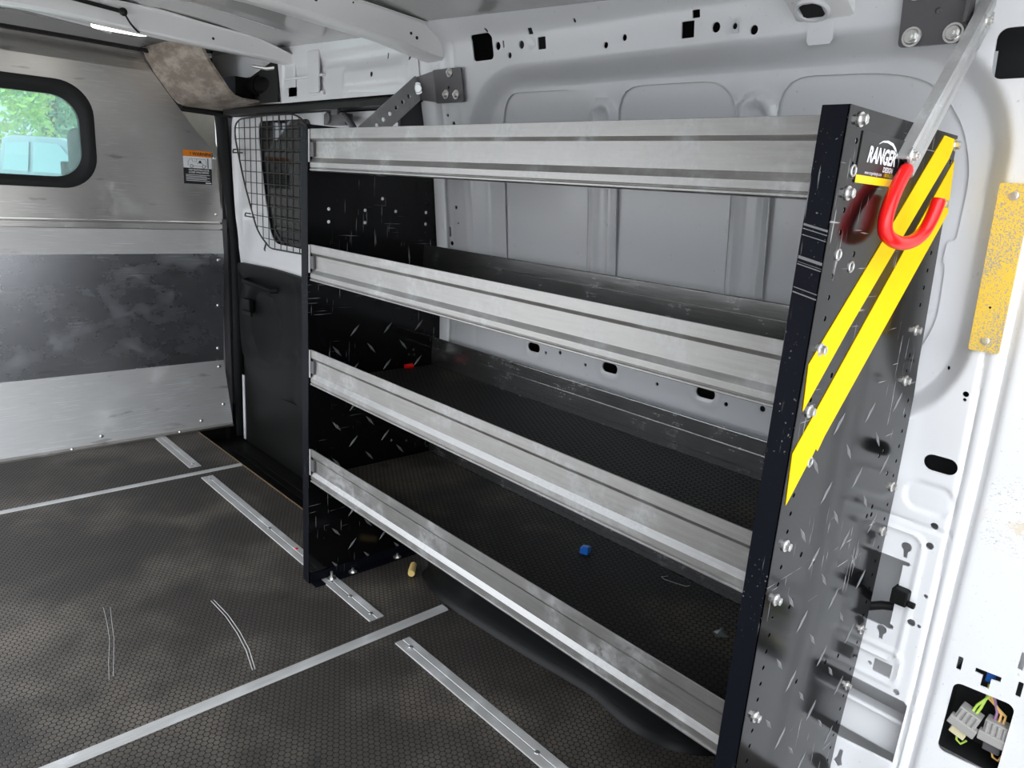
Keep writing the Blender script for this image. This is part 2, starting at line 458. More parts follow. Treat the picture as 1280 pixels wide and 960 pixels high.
def smooth01(a, b, x):
    t = min(1., max(0., (x - a) / (b - a))); return t * t * (3 - 2 * t)
def sdrr(y, z, cy, cz, hy, hz, r):
    qy = abs(y - cy) - hy + r; qz = abs(z - cz) - hz + r
    return math.hypot(max(qy, 0), max(qz, 0)) + min(max(qy, qz), 0) - r

# ------------------------------------------------------------------ right wall
_zk = [-.2, 0, .15, .3, .67, .83, 1.0, 1.165, 1.28, 1.375, 1.395, 1.42, 1.46]
_xk = [.36, .40, .415, .424, .424, .41, .392, .37, .346, .330, .322, .275, .21]
def X(z):
    a = 0.
    for d in (-.012, 0, .012): a += float(np.interp(z + d, _zk, _xk))
    return a / 3
def REC(y, z): return sdrr(y, z, .525, 1.01, .575, .295, .17)
def WD(y, z):
    d = .035 * smooth01(.018, -.022, REC(y, z))
    for (cy, hw, zt) in ((.700, .024, 1.238), (.345, .028, 1.234)):     # upright ribs between the panels
        s = abs(sdrr(y, z, cy, .7, hw, zt - .7, hw))
        if s < .013 and z > .74: d -= .010 * math.cos(s / .013 * PI / 2)
    s = abs(sdrr(y, z, -.045, .615, .034, .022, .02)); d += .0028 * math.exp(-(s / .0035) ** 2)
    d += .003 * smooth01(.002, -.006, sdrr(y, z, -.045, .615, .034, .022, .02))
    s = abs(z - .566 - .02 * (y + .05)); d += .003 * math.exp(-(s / .0035) ** 2) * (1 if -.088 < y < .25 else 0)
    s = abs(sdrr(y, z, .02, .43, .073, .118, .02)); d -= .0032 * math.exp(-(s / .004) ** 2)
    s = abs(sdrr(y, z, .0, .30, .058, .03, .012)); d -= .0028 * math.exp(-(s / .004) ** 2)
    s = abs(y + .085 - .012 * (z - .5)); d += .004 * math.exp(-(s / .0036) ** 2) * (1 if z < 1.02 else 0)   # seam by the rear pillar
    if y < -.095:
        d += .007 * math.exp(-((y + .108) / .007) ** 2) * smooth01(1.05, .9, z)
        d += .12 * max(0, -.122 - y) * smooth01(1.1, .85, z)
    # bracket pad and folds of the centre pillar
    s = abs(y - 1.125 - .05 * (z - 1)); d += .0035 * math.exp(-(s / .007) ** 2)
    s = abs(y - 1.205 + .03 * (z - 1)); d -= .004 * math.exp(-(s / .01) ** 2)
    d += .012 * smooth01(1.20, 1.26, y)
    s = abs(sdrr(y, z, .18, 1.35, .09, .045, .02)); d += .002 * math.exp(-(s / .003) ** 2) if y < .28 and z < 1.39 else 0
    for (cy, cz, r) in ((.867, 1.361, .012), (.376, 1.346, .013)):
        q = math.hypot(y - cy, z - cz)
        if q < r * 1.4: d += .004 * smooth01(r, r * .5, q) - .0015 * math.exp(-((q - r) / .003) ** 2)
    for (cy, cz) in ((.882, .68), (.636, .682), (.386, .686)):
        q = sdrr(y, z, cy, cz, .030, .022, .02); d -= .003 * math.exp(-(q / .006) ** 2)
    return d
def WF(y, z, dp=0.): return (X(z) + WD(y, z) + dp, y, z)

holes = [rrect(1.03, 1.366, .036, .027, .010), circ(.977, 1.365, .0085, 12), rrect(.958, 1.367, .0025, .007, .001, 2),
         circ(.940, 1.343, .0065), circ(.900, 1.361, .0085), rrect(.837, 1.359, .012, .012, .001, 1), rrect(.867, 1.384, .007, .006, .001, 1),
         circ(.659, 1.34, .006), circ(.612, 1.349, .006), rrect(.468, 1.349, .0135, .0135, .001, 1), rrect(.451, 1.372, .008, .0065, .001, 1),
         circ(.41, 1.347, .0085), circ(.376, 1.346, .005), circ(.337, 1.336, .0075), rrect(-.068, 1.272, .044, .031, .013),
         rrect(.882, .68, .021, .011, .0105), circ(.84, .675, .004), circ(.792, .685, .005), circ(.71, .673, .004), rrect(.636, .682, .022, .011, .0105),
         circ(.505, .676, .004), rrect(.386, .686, .022, .011, .0105), circ(.338, .675, .0045), circ(.261, .686, .006),
         rrect(-.051, .676, .025, .0135, .0134), circ(-.062, .573, .0062), circ(-.062, .538, .0062), circ(-.073, .451, .0036), circ(-.061, .396, .0065), circ(-.073, .395, .0033),
         circ(-.066, .798, .0046), circ(-.066, .789, .0028), circ(-.028, .828, .003),
         [(-.029 + .0085 * math.cos(a), .522 + .0085 * math.sin(a)) for a in [math.radians(-60 + 300 * k / 10) for k in range(11)]] + [(-.033, .503), (-.027, .503)],
         [(-.019 + .0085 * math.cos(a), .361 + .0085 * math.sin(a)) for a in [math.radians(-60 + 300 * k / 10) for k in range(11)]] + [(-.023, .343), (-.017, .343)],
         rrect(-.033, .292, .015, .0125, .001, 1), circ(-.012, .291, .004), circ(-.063, .262, .0055),
         [(.075, .497), (-.038, .497), (-.041, .494), (-.038, .490), (-.030, .489), (-.030, .378), (-.036, .376), (-.036, .370), (-.030, .368), (.075, .368)],
         [(.12, .252), (-.078, .252), (-.084, .246), (-.084, .135), (.12, .118)],
         rrect(-.182, .264, .042, .064, .012), rrect(-.141, .362, .0035, .012, .001, 1), rrect(-.217, .405, .0035, .015, .001, 1), rrect(-.223, .358, .0035, .013, .001, 1),
         [(-.163, .366), (-.198, .366), (-.198, .357), (-.186, .356), (-.186, .338), (-.174, .338), (-.174, .357), (-.163, .358)],
         circ(-.03, .06, .018, 14), [(-.004, .107), (.002, .107), (.004, .09), (.008, .08), (0, .072), (-.008, .08), (-.004, .09)],
         roundpoly([(1.022, .80), (.745, .80), (.742, 1.27), (.995, 1.272), (1.022, 1.2)], [.03, .03, .06, .09, .05]),
         roundpoly([(.662, .80), (.386, .80), (.384, 1.268), (.660, 1.27)], [.03, .03, .07, .06]),
         roundpoly([(.304, .80), (.05, .80), (.002, .88), (.005, .985), (.010, .99), (.008, 1.02), (-.004, 1.025), (-.008, 1.12), (.012, 1.19), (.06, 1.25), (.13, 1.264), (.306, 1.268)],
                   [.03, .06, .05, .004, .003, .003, .004, .03, .03, .04, .03, .06]),
         circ(1.178, 1.0, .005), circ(1.172, .96, .003), rrect(1.205, .935, .004, .013, .003, 3), circ(1.2, .905, .006), circ(1.185, 1.225, .004), circ(1.165, 1.205, .006), circ(.735, 1.39, .004), circ(1.0, 1.397, .004)]
outline = [(-.26, -.05), (.3, -.05), (.7, -.05), (1.31, -.05), (1.31, .5), (1.31, 1.0), (1.31, 1.455), (.8, 1.445), (.3, 1.43), (-.26, 1.42), (-.26, .9), (-.26, .4)]
outl = []
for i in range(len(outline)):
    a, b = Vector(outline[i]), Vector(outline[(i + 1) % len(outline)]); n = max(1, int((b - a).length / .03))
    outl += [tuple(a.lerp(b, k / n)) for k in range(n)]
extra = []
yy = -.255
while yy < 1.305:
    zz = -.045
    fine_y = yy < .13
    while zz < 1.41:
        st = .004 if fine_y and .2 < zz < .9 else .007
        near = True
        if not fine_y:
            q = REC(yy, zz)
            near = abs(q) < .04 or zz > 1.26 or yy > 1.09 or (.6 < zz < .76) or .655 < yy < .745 or .3 < yy < .39
            if not near: st = .028
        extra.append((yy + random.uniform(-3e-4, 3e-4), zz + random.uniform(-3e-4, 3e-4))); zz += st
    yy += .004 if fine_y else .007
bb = [(min(p[0] for p in h), max(p[0] for p in h), min(p[1] for p in h), max(p[1] for p in h)) for h in holes]
def okpt(p):
    for h, b in zip(holes, bb):
        if b[0] - .002 < p[0] < b[1] + .002 and b[2] - .002 < p[1] < b[3] + .002 and inside(p, h): return False
    return True
extra = [p for p in extra if okpt(p)]
wall = struct('wall_right', MB().sheet(outl, holes, WF, .003, extra, flip=True), M['wallpaint'], smooth=True, recalc=False)
wall['label'] = 'white painted inner side wall with punched holes and pressed panels'
def skinpart(name, y0, y1, z0, z1, off, mat, dz=.04):
    ny, nz = max(2, int((y1 - y0) / .06)), max(2, int((z1 - z0) / dz)); k = MB()
    k.add([(X(min(z, 1.41)) + off, y, z) for y in np.linspace(y0, y1, ny) for z in np.linspace(z0, z1, nz)],
          [(i * nz + j, (i + 1) * nz + j, (i + 1) * nz + j + 1, i * nz + j + 1) for i in range(ny - 1) for j in range(nz - 1)])
    return part(name, k, mat, wall, smooth='all')
skinpart('outer_skin', -.017, 1.045, .775, 1.283, .0405, M['paint'])
skinpart('outer_skin', -.45, 1.35, -.1, .56, .10, M['paint'])
skinpart('outer_skin', -.45, 1.35, .56, 1.6, .10, M['cavity_shade'])  # dark copy of the white skin, carrying the cavity's shade
k = MB(); k.box(.30, .55, 1.312, 1.318, -.1, 1.27); k.box(.30, .55, -.47, -.46, -.1, 1.6); part('closing_plate', k, M['cavity_shade'], wall)
rc = MB()                                                        # dark box behind the lamp opening
rc.sheet(rrect(-.182, .264, .052, .074, .012), [], lambda y, z, d: (.51, y, z))
rc.extrude(rrect(-.182, .264, .052, .074, .012), lambda p, t: (t, p[0], p[1]), [.449, .51], caps=False)
part('lamp_recess', rc, M['dark'], wall)
cl = MB(); cl.box(.405, .43, -.052, -.026, .425, .452); cl.cyl((.412, -.052, .432), (0, -1, 0), .006, .012, 8)
part('plastic_clip', cl, M['blackplastic'], wall, bevel=.003)
cb = MB(); cb.tube([(.47, .10, .33), (.465, .04, .36), (.462, .0, .385), (.468, -.05, .40)], .008, 10)
part('cable', cb, M['rubber'], wall, smooth=True)
lw = MB(); lw.box(.44, .47, -.084, .3, .19, .2); lw.box(.455, .475, -.084, .3, .12, .19)
part('lower_ledge', lw, M['paint'], wall, bevel=.004)
# electrical plugs in the lamp opening
def plug(loc, label, cat_mat, tilt, wires):
    t = thing('electrical_connector', loc, label, 'connector', 'tail lamp plugs')
    L = Vector(loc); b = MB()
    ax = Vector((0, math.cos(tilt), math.sin(tilt))); az = Vector((0, -math.sin(tilt), math.cos(tilt))); xx = Vector((1, 0, 0))
    b.obox(L, xx * .011, ax * .0165, az * .019)
    for k in range(4): b.obox(L + ax * (-.0125 + .008 * k) - xx * .011, xx * .003, ax * .0022, az * .017)
    part('housing', b, cat_mat, t, bevel=.0015)
    b = MB(); b.obox(L - az * .010 - xx * .009, xx * .007, ax * .021, az * .008); part('latch_band', b, M['greyplug'], t, bevel=.0015)
    b = MB(); b.obox(L - az * .027, xx * .008, ax * .012, az * .009); part('rear_cap', b, M['cream2'] if wires[0] == 'wg' else M['gunmetal'], t, bevel=.0015)
    for k, w in enumerate(wires):
        s = L + az * .018 + ax * (-.006 + .006 * k)
        b = MB(); b.tube([s, s + az * .012 + xx * .004, Vector((.462, -.182 - .004 * k, .308 + .004 * k)), (.475, -.178, .33)], .0022, 6)
        part('wire', b, M[w], t, smooth=True)
    b = MB(); s = L - az * .034; b.tube([s, s - az * .012 - ax * .004, s - az * .014 - ax * .012, s - az * .002 - ax * .016], .0018, 6)
    part('wire', b, M[wires[0]], t, smooth=True)
plug((.448, -.166, .262), 'grey plug with pale yellow end, nearer the pillar edge in the lamp opening', M['greyplug'], .25, ('wg', 'wg'))
plug((.452, -.207, .262), 'grey plug on orange and purple wires at right of the lamp opening', M['greyplug'], 0., ('wy', 'wy', 'wp'))
b = MB(); b.box(.452, .458, -.196, -.176, .354, .364); b.box(.452, .458, -.187, -.175, .338, .354)
o = part('blue_clip', b, M['blue'], None, (.455, -.186, .352), bevel=.001)
tag(o, 'small blue clip behind the T-shaped slot above the lamp opening', 'clip')

# yellow speckled pad on the pillar
pl = MB(); pts = roundpoly([(-.058, .868), (-.098, .868), (-.098, 1.108), (-.058, 1.108)], .004, 3)
pad = tag(part('reflector_pad', MB().extrude(pts, lambda p, t: (X(p[1]) - .0045 + t + .0005, p[0], p[1]), [0, .004]), M['pad'], None, (.39, -.078, .99)),
          'worn yellow speckled strip screwed to the white rear pillar', 'reflective strip')
bolt(pad, (X(.885) - .004, -.078, .885), (-1, 0, 0), .0042, .002, 'flange', 'screw')
bolt(pad, (X(1.092) - .004, -.078, 1.092), (-1, 0, 0), .0042, .002, 'flange', 'screw')
for z in (.935, .985): bolt(pad, (X(z) - .004, -.076, z), (-1, 0, 0), .003, .001, 'rivet', 'hole_dot', 'dark')  # dark dots painting the shade in the pad's open holes

# ------------------------------------------------------------------ floor
fl = MB(); fl.box(-1.12, .20, -.42, 2.70, -.03, 0); fl.box(.20, .43, -.42, 1.33, -.03, 0)
floor = struct('floor', fl, M['floor']); floor['label'] = 'black honeycomb composite cargo floor'
e = MB(); e.box(.2, .2045, 1.33, 2.70, -.03, .0004); part('plywood_edge', e, M['wood'], floor)
sw = MB(); sw.box(.2045, .50, 1.33, 2.95, -.11, -.09); sw.box(.2045, .50, 2.70, 2.72, -.09, .06); sw.box(.355, .372, 2.67, 2.70, -.09, .03)
for k in range(5): sw.box(.235 + .03 * k, .243 + .03 * k, 1.36, 2.6, -.09, -.086)
sw.box(.44, .50, 1.33, 2.95, -.09, -.07)
stp = struct('trim_1', sw, M['blackplastic'], bevel=.002); stp['label'] = 'black ribbed step well in front of the sliding door'
def track(y0, y1, label, screws):
    t = thing('floor_track', (.054, (y0 + y1) / 2, 0), label, 'floor track', 'metal tracks along the floor')
    prof = [(.033, 0), (.0335, .0024), (.0345, .0028), (.0505, .0028), (.0512, .0016), (.0545, .0016), (.0552, .0028), (.0735, .0028), (.0745, .0024), (.075, 0)]
    part('rail', MB().extrude(prof, lambda p, s: (p[0], s, p[1] + .0003), [y0, y1]), M['track'], t)
    for y in screws: bolt(t, (.054, y, .003), (0, 0, 1), .006, .002, 'rivet', 'screw')
    return t
track(2.21, 2.64, 'short metal floor track running under the foot of the partition', (2.24,))
track(1.285, 2.10, 'long metal floor track between far strip and left end panel', (2.07, 1.6))
track(.992, 1.24, 'short scuffed floor track at the foot of the left end panel', (1.02, 1.12))
track(-.40, .88, 'nearest floor track running past the wheel arch to the rear', (.845, .42))
def strip(y0, y1, x1, label):
    prof = [(y0, 0), (y0 + .004, .003), (y0 + .010, .0035), ((y0 + y1) / 2, .0030), (y1 - .010, .0035), (y1 - .004, .003), (y1, 0)]
    tag(part('floor_joint_strip', MB().extrude(prof, lambda p, s: (s, p[0], p[1] + .0002), [-1.12, x1]), M['alux'], None, (-.45, (y0 + y1) / 2, 0)), label, 'joint strip', 'aluminium strips across the floor')
strip(.919, .950, .222, 'wide aluminium strip across the floor, ending at the wheel arch')
strip(2.137, 2.163, .198, 'aluminium strip across the floor in front of the partition')
# scuffs: three thin scraped marks in the mat
for nm, pth in (('arc3', [(-.45, 1.43), (-.462, 1.35), (-.475, 1.28), (-.498, 1.20), (-.515, 1.132)]), ('arc4', [(-.437, 1.42), (-.452, 1.35), (-.466, 1.28), (-.488, 1.20), (-.505, 1.14)]), ('arc', [(-.228, 1.308), (-.226, 1.22), (-.232, 1.137), (-.243, 1.06), (-.262, .985)]), ('arc2', [(-.235, 1.308), (-.233, 1.22), (-.239, 1.137), (-.250, 1.06), (-.268, .985)])):
    g = MB(); w = .0007 if nm in ('arc', 'arc2') else .0003
    for i in range(len(pth) - 1):
        (x0, y0), (x1, y1) = pth[i], pth[i + 1]
        g.add([(x0 - w, y0, .0006), (x0 + w, y0, .0006), (x1 + w, y1, .0006), (x1 - w, y1, .0006)], [(0, 1, 2, 3)])
    part('scratch', g, M['white'], floor)
# wheel arch box
def archout(off):
    P = [(.43, 1.13), (.30, 1.12), (.262, 1.07), (.236, .96), (.240, .81), (.252, .65), (.265, .53), (.268, .46), (.258, .39), (.256, .33), (.268, .275), (.298, .228), (.34, .195), (.43, .17)]
    out = []
    for i, p in enumerate(P):
        q = Vector(P[min(i + 1, len(P) - 1)]) - Vector(P[max(i - 1, 0)]); nn = Vector((q.y, -q.x)).normalized()
        out.append((p[0] + nn.x * off, p[1] + nn.y * off))
    return [(v.x, v.y) for v in spline([(x, y, 0) for x, y in out], 4)]
wa = MB(); A = [(.004, .0005), (.002, .006), (-.010, .016), (-.013, .03), (-.006, .06), (-.004, .14), (-.012, .225), (-.022, .255), (-.045, .268)]
rings = [[(x, y, h) for x, y in archout(off)] for off, h in A]; n = len(rings[0])
wa.add([p for r_ in rings for p in r_], [(k * n + i, k * n + i + 1, (k + 1) * n + i + 1, (k + 1) * n + i) for k in range(len(rings) - 1) for i in range(n - 1)])
wa.add(rings[-1], [tuple(range(n))])
wv = struct('trim_2', wa, M['arch'], smooth=True); wv['label'] = 'black wheel arch cover under the lowest shelf'

# ------------------------------------------------------------------ shelving unit
YL = 1.2404; H = 1.168; FW = .0325
SH = [(1.158, 1.065, .335), (.898, .811, .335), (.643, .552, .376), (.384, .293, .378)]
unit = thing('shelving_unit', (.19, .62, 0), 'black and aluminium four tier van shelving bolted to the floor', 'shelving')
backp = [(.372, .0), (.376, .148), (.401, .37), (.404, .608), (.397, .78), (.388, .83), (.350, 1.165)]
def bx(z): return float(np.interp(z, [p[1] for p in backp], [p[0] for p in backp]))
po = [(0, 0)] + backp[:-1] + [(.350, H), (0, H)]
ph = []
boltz = [1.155, 1.075, .891, .813, .630, .551, .368, .262]
z = .04
while z < 1.15:
    if min(abs(z - b) for b in boltz) > .013:
        ph.append(circ(.030, z, .0034, 7))
        xb = .341 if z > .80 else bx(z) - .022
        ph.append(circ(xb, z, .0034, 7))
        if random.random() < .12: ph.append(circ(.078, z, .0038, 7))
    z += .0254
for (x, z) in ((.30, .70), (.315, .705), (.30, .60), (.315, .612), (.318, .598), (.13, .575), (.085, .60), (.082, .53), (.15, .37), (.25, .36), (.30, .35), (.18, 1.02), (.35, .66)):
    ph.append(circ(x, z, .0042, 7))
def lens(mb, x, z, a, L, y, sgn):
    u = Vector((math.cos(a), math.sin(a))) * L; w = Vector((-math.sin(a), math.cos(a))) * .0036
    P = lambda q, d: (x + q[0], y + sgn * d, z + q[1])
    mb.add([P(u, 0), P(w, 0), P(-u, 0), P(-w, 0), P(u * .45, .0016), P(-u * .45, .0016)],
           [(0, 1, 4), (1, 5, 4), (1, 2, 5), (2, 3, 5), (3, 4, 5), (3, 0, 4)])
def panel(y0):
    m = MB(); m.sheet(po, ph if y0 == 0 else [h for h in ph if h[0][0] > .2], lambda u, v, d: (u, y0 + d, v), .002, back=True)
    m.cur = 1
    ztop = .80 if y0 == 0 else .70
    for i in range(4):
        for j in range(9):
            for (x, z, an) in ((.030 + .1 * i, .08 + .1 * j, .84), (.08 + .1 * i, .03 + .1 * j, 2.3)):
                if .045 < x < bx(z) - .03 and z < ztop: lens(m, x, z, an, .0195, y0, -1)
    p = part('end_panel', m, [M['black'], M['tread']], unit, recalc=False)
    f = MB(); f.box(.0, .0022, y0 + .0, y0 + FW, 0, H); part('front_flange', f, M['flange'], p, bevel=.0008)
    f = MB(); f.box(.0022, .35, y0 + .002, y0 + FW * .8, H - .0022, H - .0002)
    part('top_flange', f, M['flange'], p)
    f = MB(); f.box(.0022, .37, y0 + .002, y0 + FW * .8, 0, .0022); part('bottom_flange', f, M['flange'], p)
    return p
pr = panel(0.); pr['label'] = 'black punched tread plate end panel with yellow tape and maker sticker'
plft = panel(YL)
for i, z in enumerate(boltz):
    bolt(pr, (.030, -.0002, z), (0, -1, 0), .0058, .0075, 'hex')
    bolt(pr, (.343 if z > .8 else bx(z) - .02, -.0002, z), (0, -1, 0), .0058, .0075, 'hex')
for (x, z) in ((.040, .62),): pass
for (x, z) in ((.034, 1.005), (.075, .99), (.034, 1.10), (.058, .74)):           # punched lugs
    o = MB(); o.tube(circ3 := [(x + .006 * math.cos(a), -.0006, z + .006 * math.sin(a)) for a in [2 * PI * k / 12 for k in range(12)]], .0016, 6, closed=True)
    part('grommet', o, M['zinc'], pr, smooth=True)
for (x, z) in ((.055, .985), (.155, .985), (.245, .985), (.34, .985), (.055, .955), (.155, .955), (.34, .955), (.205, 1.015), (.425 - .03, .99)):
    if x < .38: bolt(plft, (x, YL - .0002, z - .004), (0, -1, 0), .0042, .0016, 'rivet', 'plug', 'white')  # white dots painting the daylight seen through the panel holes
# foot angle with studs
ft = MB(); ft.box(.004, .34, YL - .03, YL - .001, .0005, .003); ft.box(.004, .34, YL - .003, YL - .001, .003, .028)
fa = part('foot_angle', ft, M['flange'], plft, bevel=.0005)
for x in (.058, .123, .27): bolt(plft, (x, YL - .016, .003), (0, 0, 1), .007, .016 if x < .1 else .008, 'stud')
ft = MB(); ft.box(.004, .34, .033, .06, .0005, .003); part('foot_angle', ft, M['flange'], pr)

# shelves
lipn = [(.0, 1.0), (.0, .775), (.0055, .70), (.0055, .32), (.0, .205), (.0, .095), (.0022, .075), (-.0012, .055), (-.0012, .02), (.004, .0)]
def shelf(zt, zb, xr, withmat, first):
    h = zt - zb; y0, y1 = .0045, YL - .0005
    t = MB(); t.box(.008, xr + .006, y0, y1, zb + .004, zb + .007)
    tray = part('shelf', t, M['rear_alu'], unit)
    prof = [(.004 + x, zb + z * h) for x, z in lipn] + [(.010, zb), (.0125, zb + .3 * h), (.0125, zb + .72 * h), (.008, zb + .8 * h), (.008, zb + .985 * h), (.0062, zt)]
    part('front_lip', MB().extrude(prof, lambda p, s: (p[0], s, p[1]), [y0, y0 + .3, y0 + .6, y0 + .9, y1 - .004]), M['alu'], tray, bevel=.0005, seg=1)
    prof = [(xr + .001, zb + .006), (xr + .001, zb + .30 * h), (xr, zb + .31 * h), (xr, zb + .66 * h), (xr + .0012, zb + .67 * h), (xr + .0012, zt - .002), (xr + .003, zt), (xr + .0075, zt), (xr + .0095, zb + .5 * h), (xr + .0075, zb + .006)]
    part('rear_lip', MB().extrude(prof, lambda p, s: (p[0], s, p[1]), [y0, y0 + .4, y0 + .8, y1]), M['rear_alu'], tray, bevel=.0004, seg=1)
    m = MB(); m.box(.0145, xr - .0015, y0 + .003, y1 - .003, zb + .007, zb + .0125); part('shelf_mat', m, M['shelfmat'], tray)
    c = MB(); c.box(.0035, .0092, y1 - .020, y1 - .004, zb + .34 * h, zb + .69 * h); part('end_clip', c, M['gunmetal'], tray, bevel=.0006)
    c = MB(); c.box(.0015, .0035, y1 - .006, y1, zb + .02, zt - .001); part('end_bracket', c, M['galv'], tray)
    return tray
for i, (a, b_, c_) in enumerate(SH): shelf(a, b_, c_, True, i == 0)

# yellow tape on the rear end panel
tm = MB(); ty = -.0012
tf = lambda p, d: (p[0], ty + d, p[1])
tm.poly([(.006, .875), (.012, .816), (.10, .911), (.204, 1.013), (.285, 1.092), (.331, 1.136), (.3445, 1.162), (.297, 1.1635), (.15, 1.016)], tf, .0009)
part('tape_stripe', tm, M['tape'], pr)
tm = MB()
tm.poly([(.004, .762), (.010, .692), (.048, .735), (.060, .746), (.068, .757), (.074, .752), (.088, .771), (.325, 1.014), (.372, 1.062), (.354, 1.135), (.238, 1.013)], tf, .0009)
part('tape_stripe', tm, M['tape'], pr)
# sticker with maker's name
stk = part('sticker', MB().poly([(.041, 1.0875), (.172, 1.0875), (.172, 1.1445), (.041, 1.1445)], lambda p, d: (p[0], -.0014 + d, p[1]), .0012), M['stickerblack'], pr)
sb = part('sticker', MB().poly([(.041, 1.0875), (.172, 1.0875), (.172, 1.0965), (.041, 1.0965)], lambda p, d: (p[0], -.0018 + d, p[1]), .0004), M['yellowprint'], pr)
tx = MB(); fz = lambda x0, z0: (lambda x, z: (x0 + x, -.00185, z0 + z))
text_mesh(tx, 'RANGER', .0245, fz(.062, 1.1125), .25, bold=.0009, sx=.86)
text_mesh(tx, 'DESIGN', .0085, fz(.112, 1.1035), .1, bold=.0002)
text_mesh(tx, 'www.rangerdesign.com', .0058, fz(.062, 1.0985), 0, sx=.9)
arc = [(.088, 1.134), (.098, 1.1375), (.112, 1.1385), (.128, 1.1365), (.138, 1.132), (.145, 1.1265), (.152, 1.1235), (.156, 1.118), (.155, 1.111)]
wd = [.0005, .001, .0014, .0016, .0015, .0013, .0013, .0012, .0005]
tx.add([(x + wd[i] * .6 * s, -.00185, z + wd[i] * s) for i, (x, z) in enumerate(arc) for s in (-1, 1)], [(2 * i, 2 * i + 1, 2 * i + 3, 2 * i + 2) for i in range(len(arc) - 1)])
part('lettering', tx, M['white'], pr, label='white printed maker lettering')
tx = MB(); text_mesh(tx, '1.800.565.5321', .0060, fz(.117, 1.0983), 0, sx=.75); part('lettering', tx, M['yellowprint'], pr, label='yellow printed telephone number')

# scuffs on the flange
for (z0, z1) in ((1.030, 1.0325), (1.026, 1.027), (1.019, 1.020), (.992, .9955), (.988, .9885), (.985, .9862), (.958, .959), (.952, .9535)):
    g = MB(); g.add([(-.0004, .001, z0), (-.0004, .031, z0 + .006), (-.0004, .031, z1 + .006), (-.0004, .001, z1)], [(0, 1, 2, 3)])
    part('scuff_mark', g, M['tread'], pr)

# wall braces
def brace(plate_y, pivot, low, label, right):
    t = thing('wall_brace', (pivot[0], pivot[1], pivot[2]), label, 'brace', 'braces from shelving to wall')
    ya, yb = plate_y; zc = 1.2905 if not right else 1.335; hz = .038 if not right else .047
    zl, zh = zc - hz, zc + hz
    m = MB(); pts = roundpoly([(ya, zl), (yb, zl), (yb, zh), (ya, zh)], .006, 3)
    m.sheet(pts, [circ((ya + yb) / 2 - .004, zc - .005, .004, 10)], lambda y, z, d: (X(z) - .012 + d, y, z), .005, back=True)
    part('plate', m, M['gunmetal'], t)
    bl = [(y, z) for y in (ya + .016, yb - .018) for z in (zl + .012, zh - .024)] if right else [(1.146, 1.319), (1.168, 1.271), (1.128, 1.269)]
    for y, z in bl: bolt(t, (X(z) - .0125, y, z), (-1, 0, 0), .0078 if right else .0065, .009 if right else .007, 'flange')
    P, L = Vector(pivot), Vector(low); ax = (L - P).normalized()
    if right:
        w = Vector((0, 1, 0)); sd = ax.cross(w).normalized()
        prof = [(-.017, -.010), (-.0145, -.013), (-.003, -.013), (-.001, -.0095), (.003, -.0095), (.005, -.013), (.015, -.013), (.0175, -.010), (.0175, .004), (.0150, .004), (.0150, -.009), (.006, -.010), (.004, -.007), (-.002, -.007), (-.004, -.010), (-.0145, -.010), (-.0145, .004), (-.017, .004)]
        m = MB(); m.extrude(prof, lambda p, s: P + ax * s + sd * p[0] * (1 if s > .035 else .75) + w * p[1], [-.03, .0, .035, (L - P).length])
        part('strut', m, M['galv'], t)
        m = MB(); m.box(X(1.33) - .030, X(1.33) - .008, ya - .004, ya + .0, zl + .02, zh + .03); part('plate_tab', m, M['gunmetal'], t)
        bolt(t, (L.x - .001, L.y - .011, L.z + .014), (0, -1, 0), .006, .007, 'flange')
        bolt(t, (P.x - .012, P.y - .011, P.z - .01), (0, -1, 0), .006, .007, 'flange')
    else:
        m = MB(); c0 = (P.y, P.z)
        tp = [(yb - .004, zh - .002), (yb - .004, zl + .002)] + [(P.y + .024 * math.cos(a), P.z + .026 * math.sin(a)) for a in [math.radians(-80 + 160 * k / 8) for k in range(9)]]
        m.sheet(tp, [], lambda y, z, d: (X(z) - .012 - .35 * max(0, y - yb + .004) + d, y, z), .005, back=True)
        part('plate_tab', m, M['gunmetal'], t)
        px = X(P.z) - .012 - .35 * max(0, P.y - yb + .004)
        P = Vector((px - .002, P.y - .004, P.z)); ax = (L - P).normalized(); w = ax.cross(Vector((0, 1, 0))).normalized(); nn = ax.cross(w).normalized()
        if nn.y < 0: nn = -nn
        ln = (L - P).length; m = MB()
        ol = [(-.012, -.027), (ln, -.027), (ln, .027), (-.012, .027), (-.026, .012), (-.026, -.012)]
        m.sheet(ol, [circ(.036 + .0256 * k, 0, .0055, 10) for k in range(int(ln / .0256) - 1)], lambda u, v, d: P + ax * u + w * v + nn * d, .0035, back=True)
        part('strut', m, M['galv'], t)
        bolt(t, P + Vector((-.001, -.001, 0)), (-.5, -.85, 0), .0085, .008, 'flange')
    return t
brace((.010, .098), (.330, -.004, 1.318), (.158, -.004, 1.112), 'grey plate and galvanised channel from wall to rear end panel', True)
brace((1.102, 1.215), (.33, 1.262, 1.286), (.150, 1.238, 1.155), 'grey plate and slotted galvanised bar from wall behind left end panel', False)

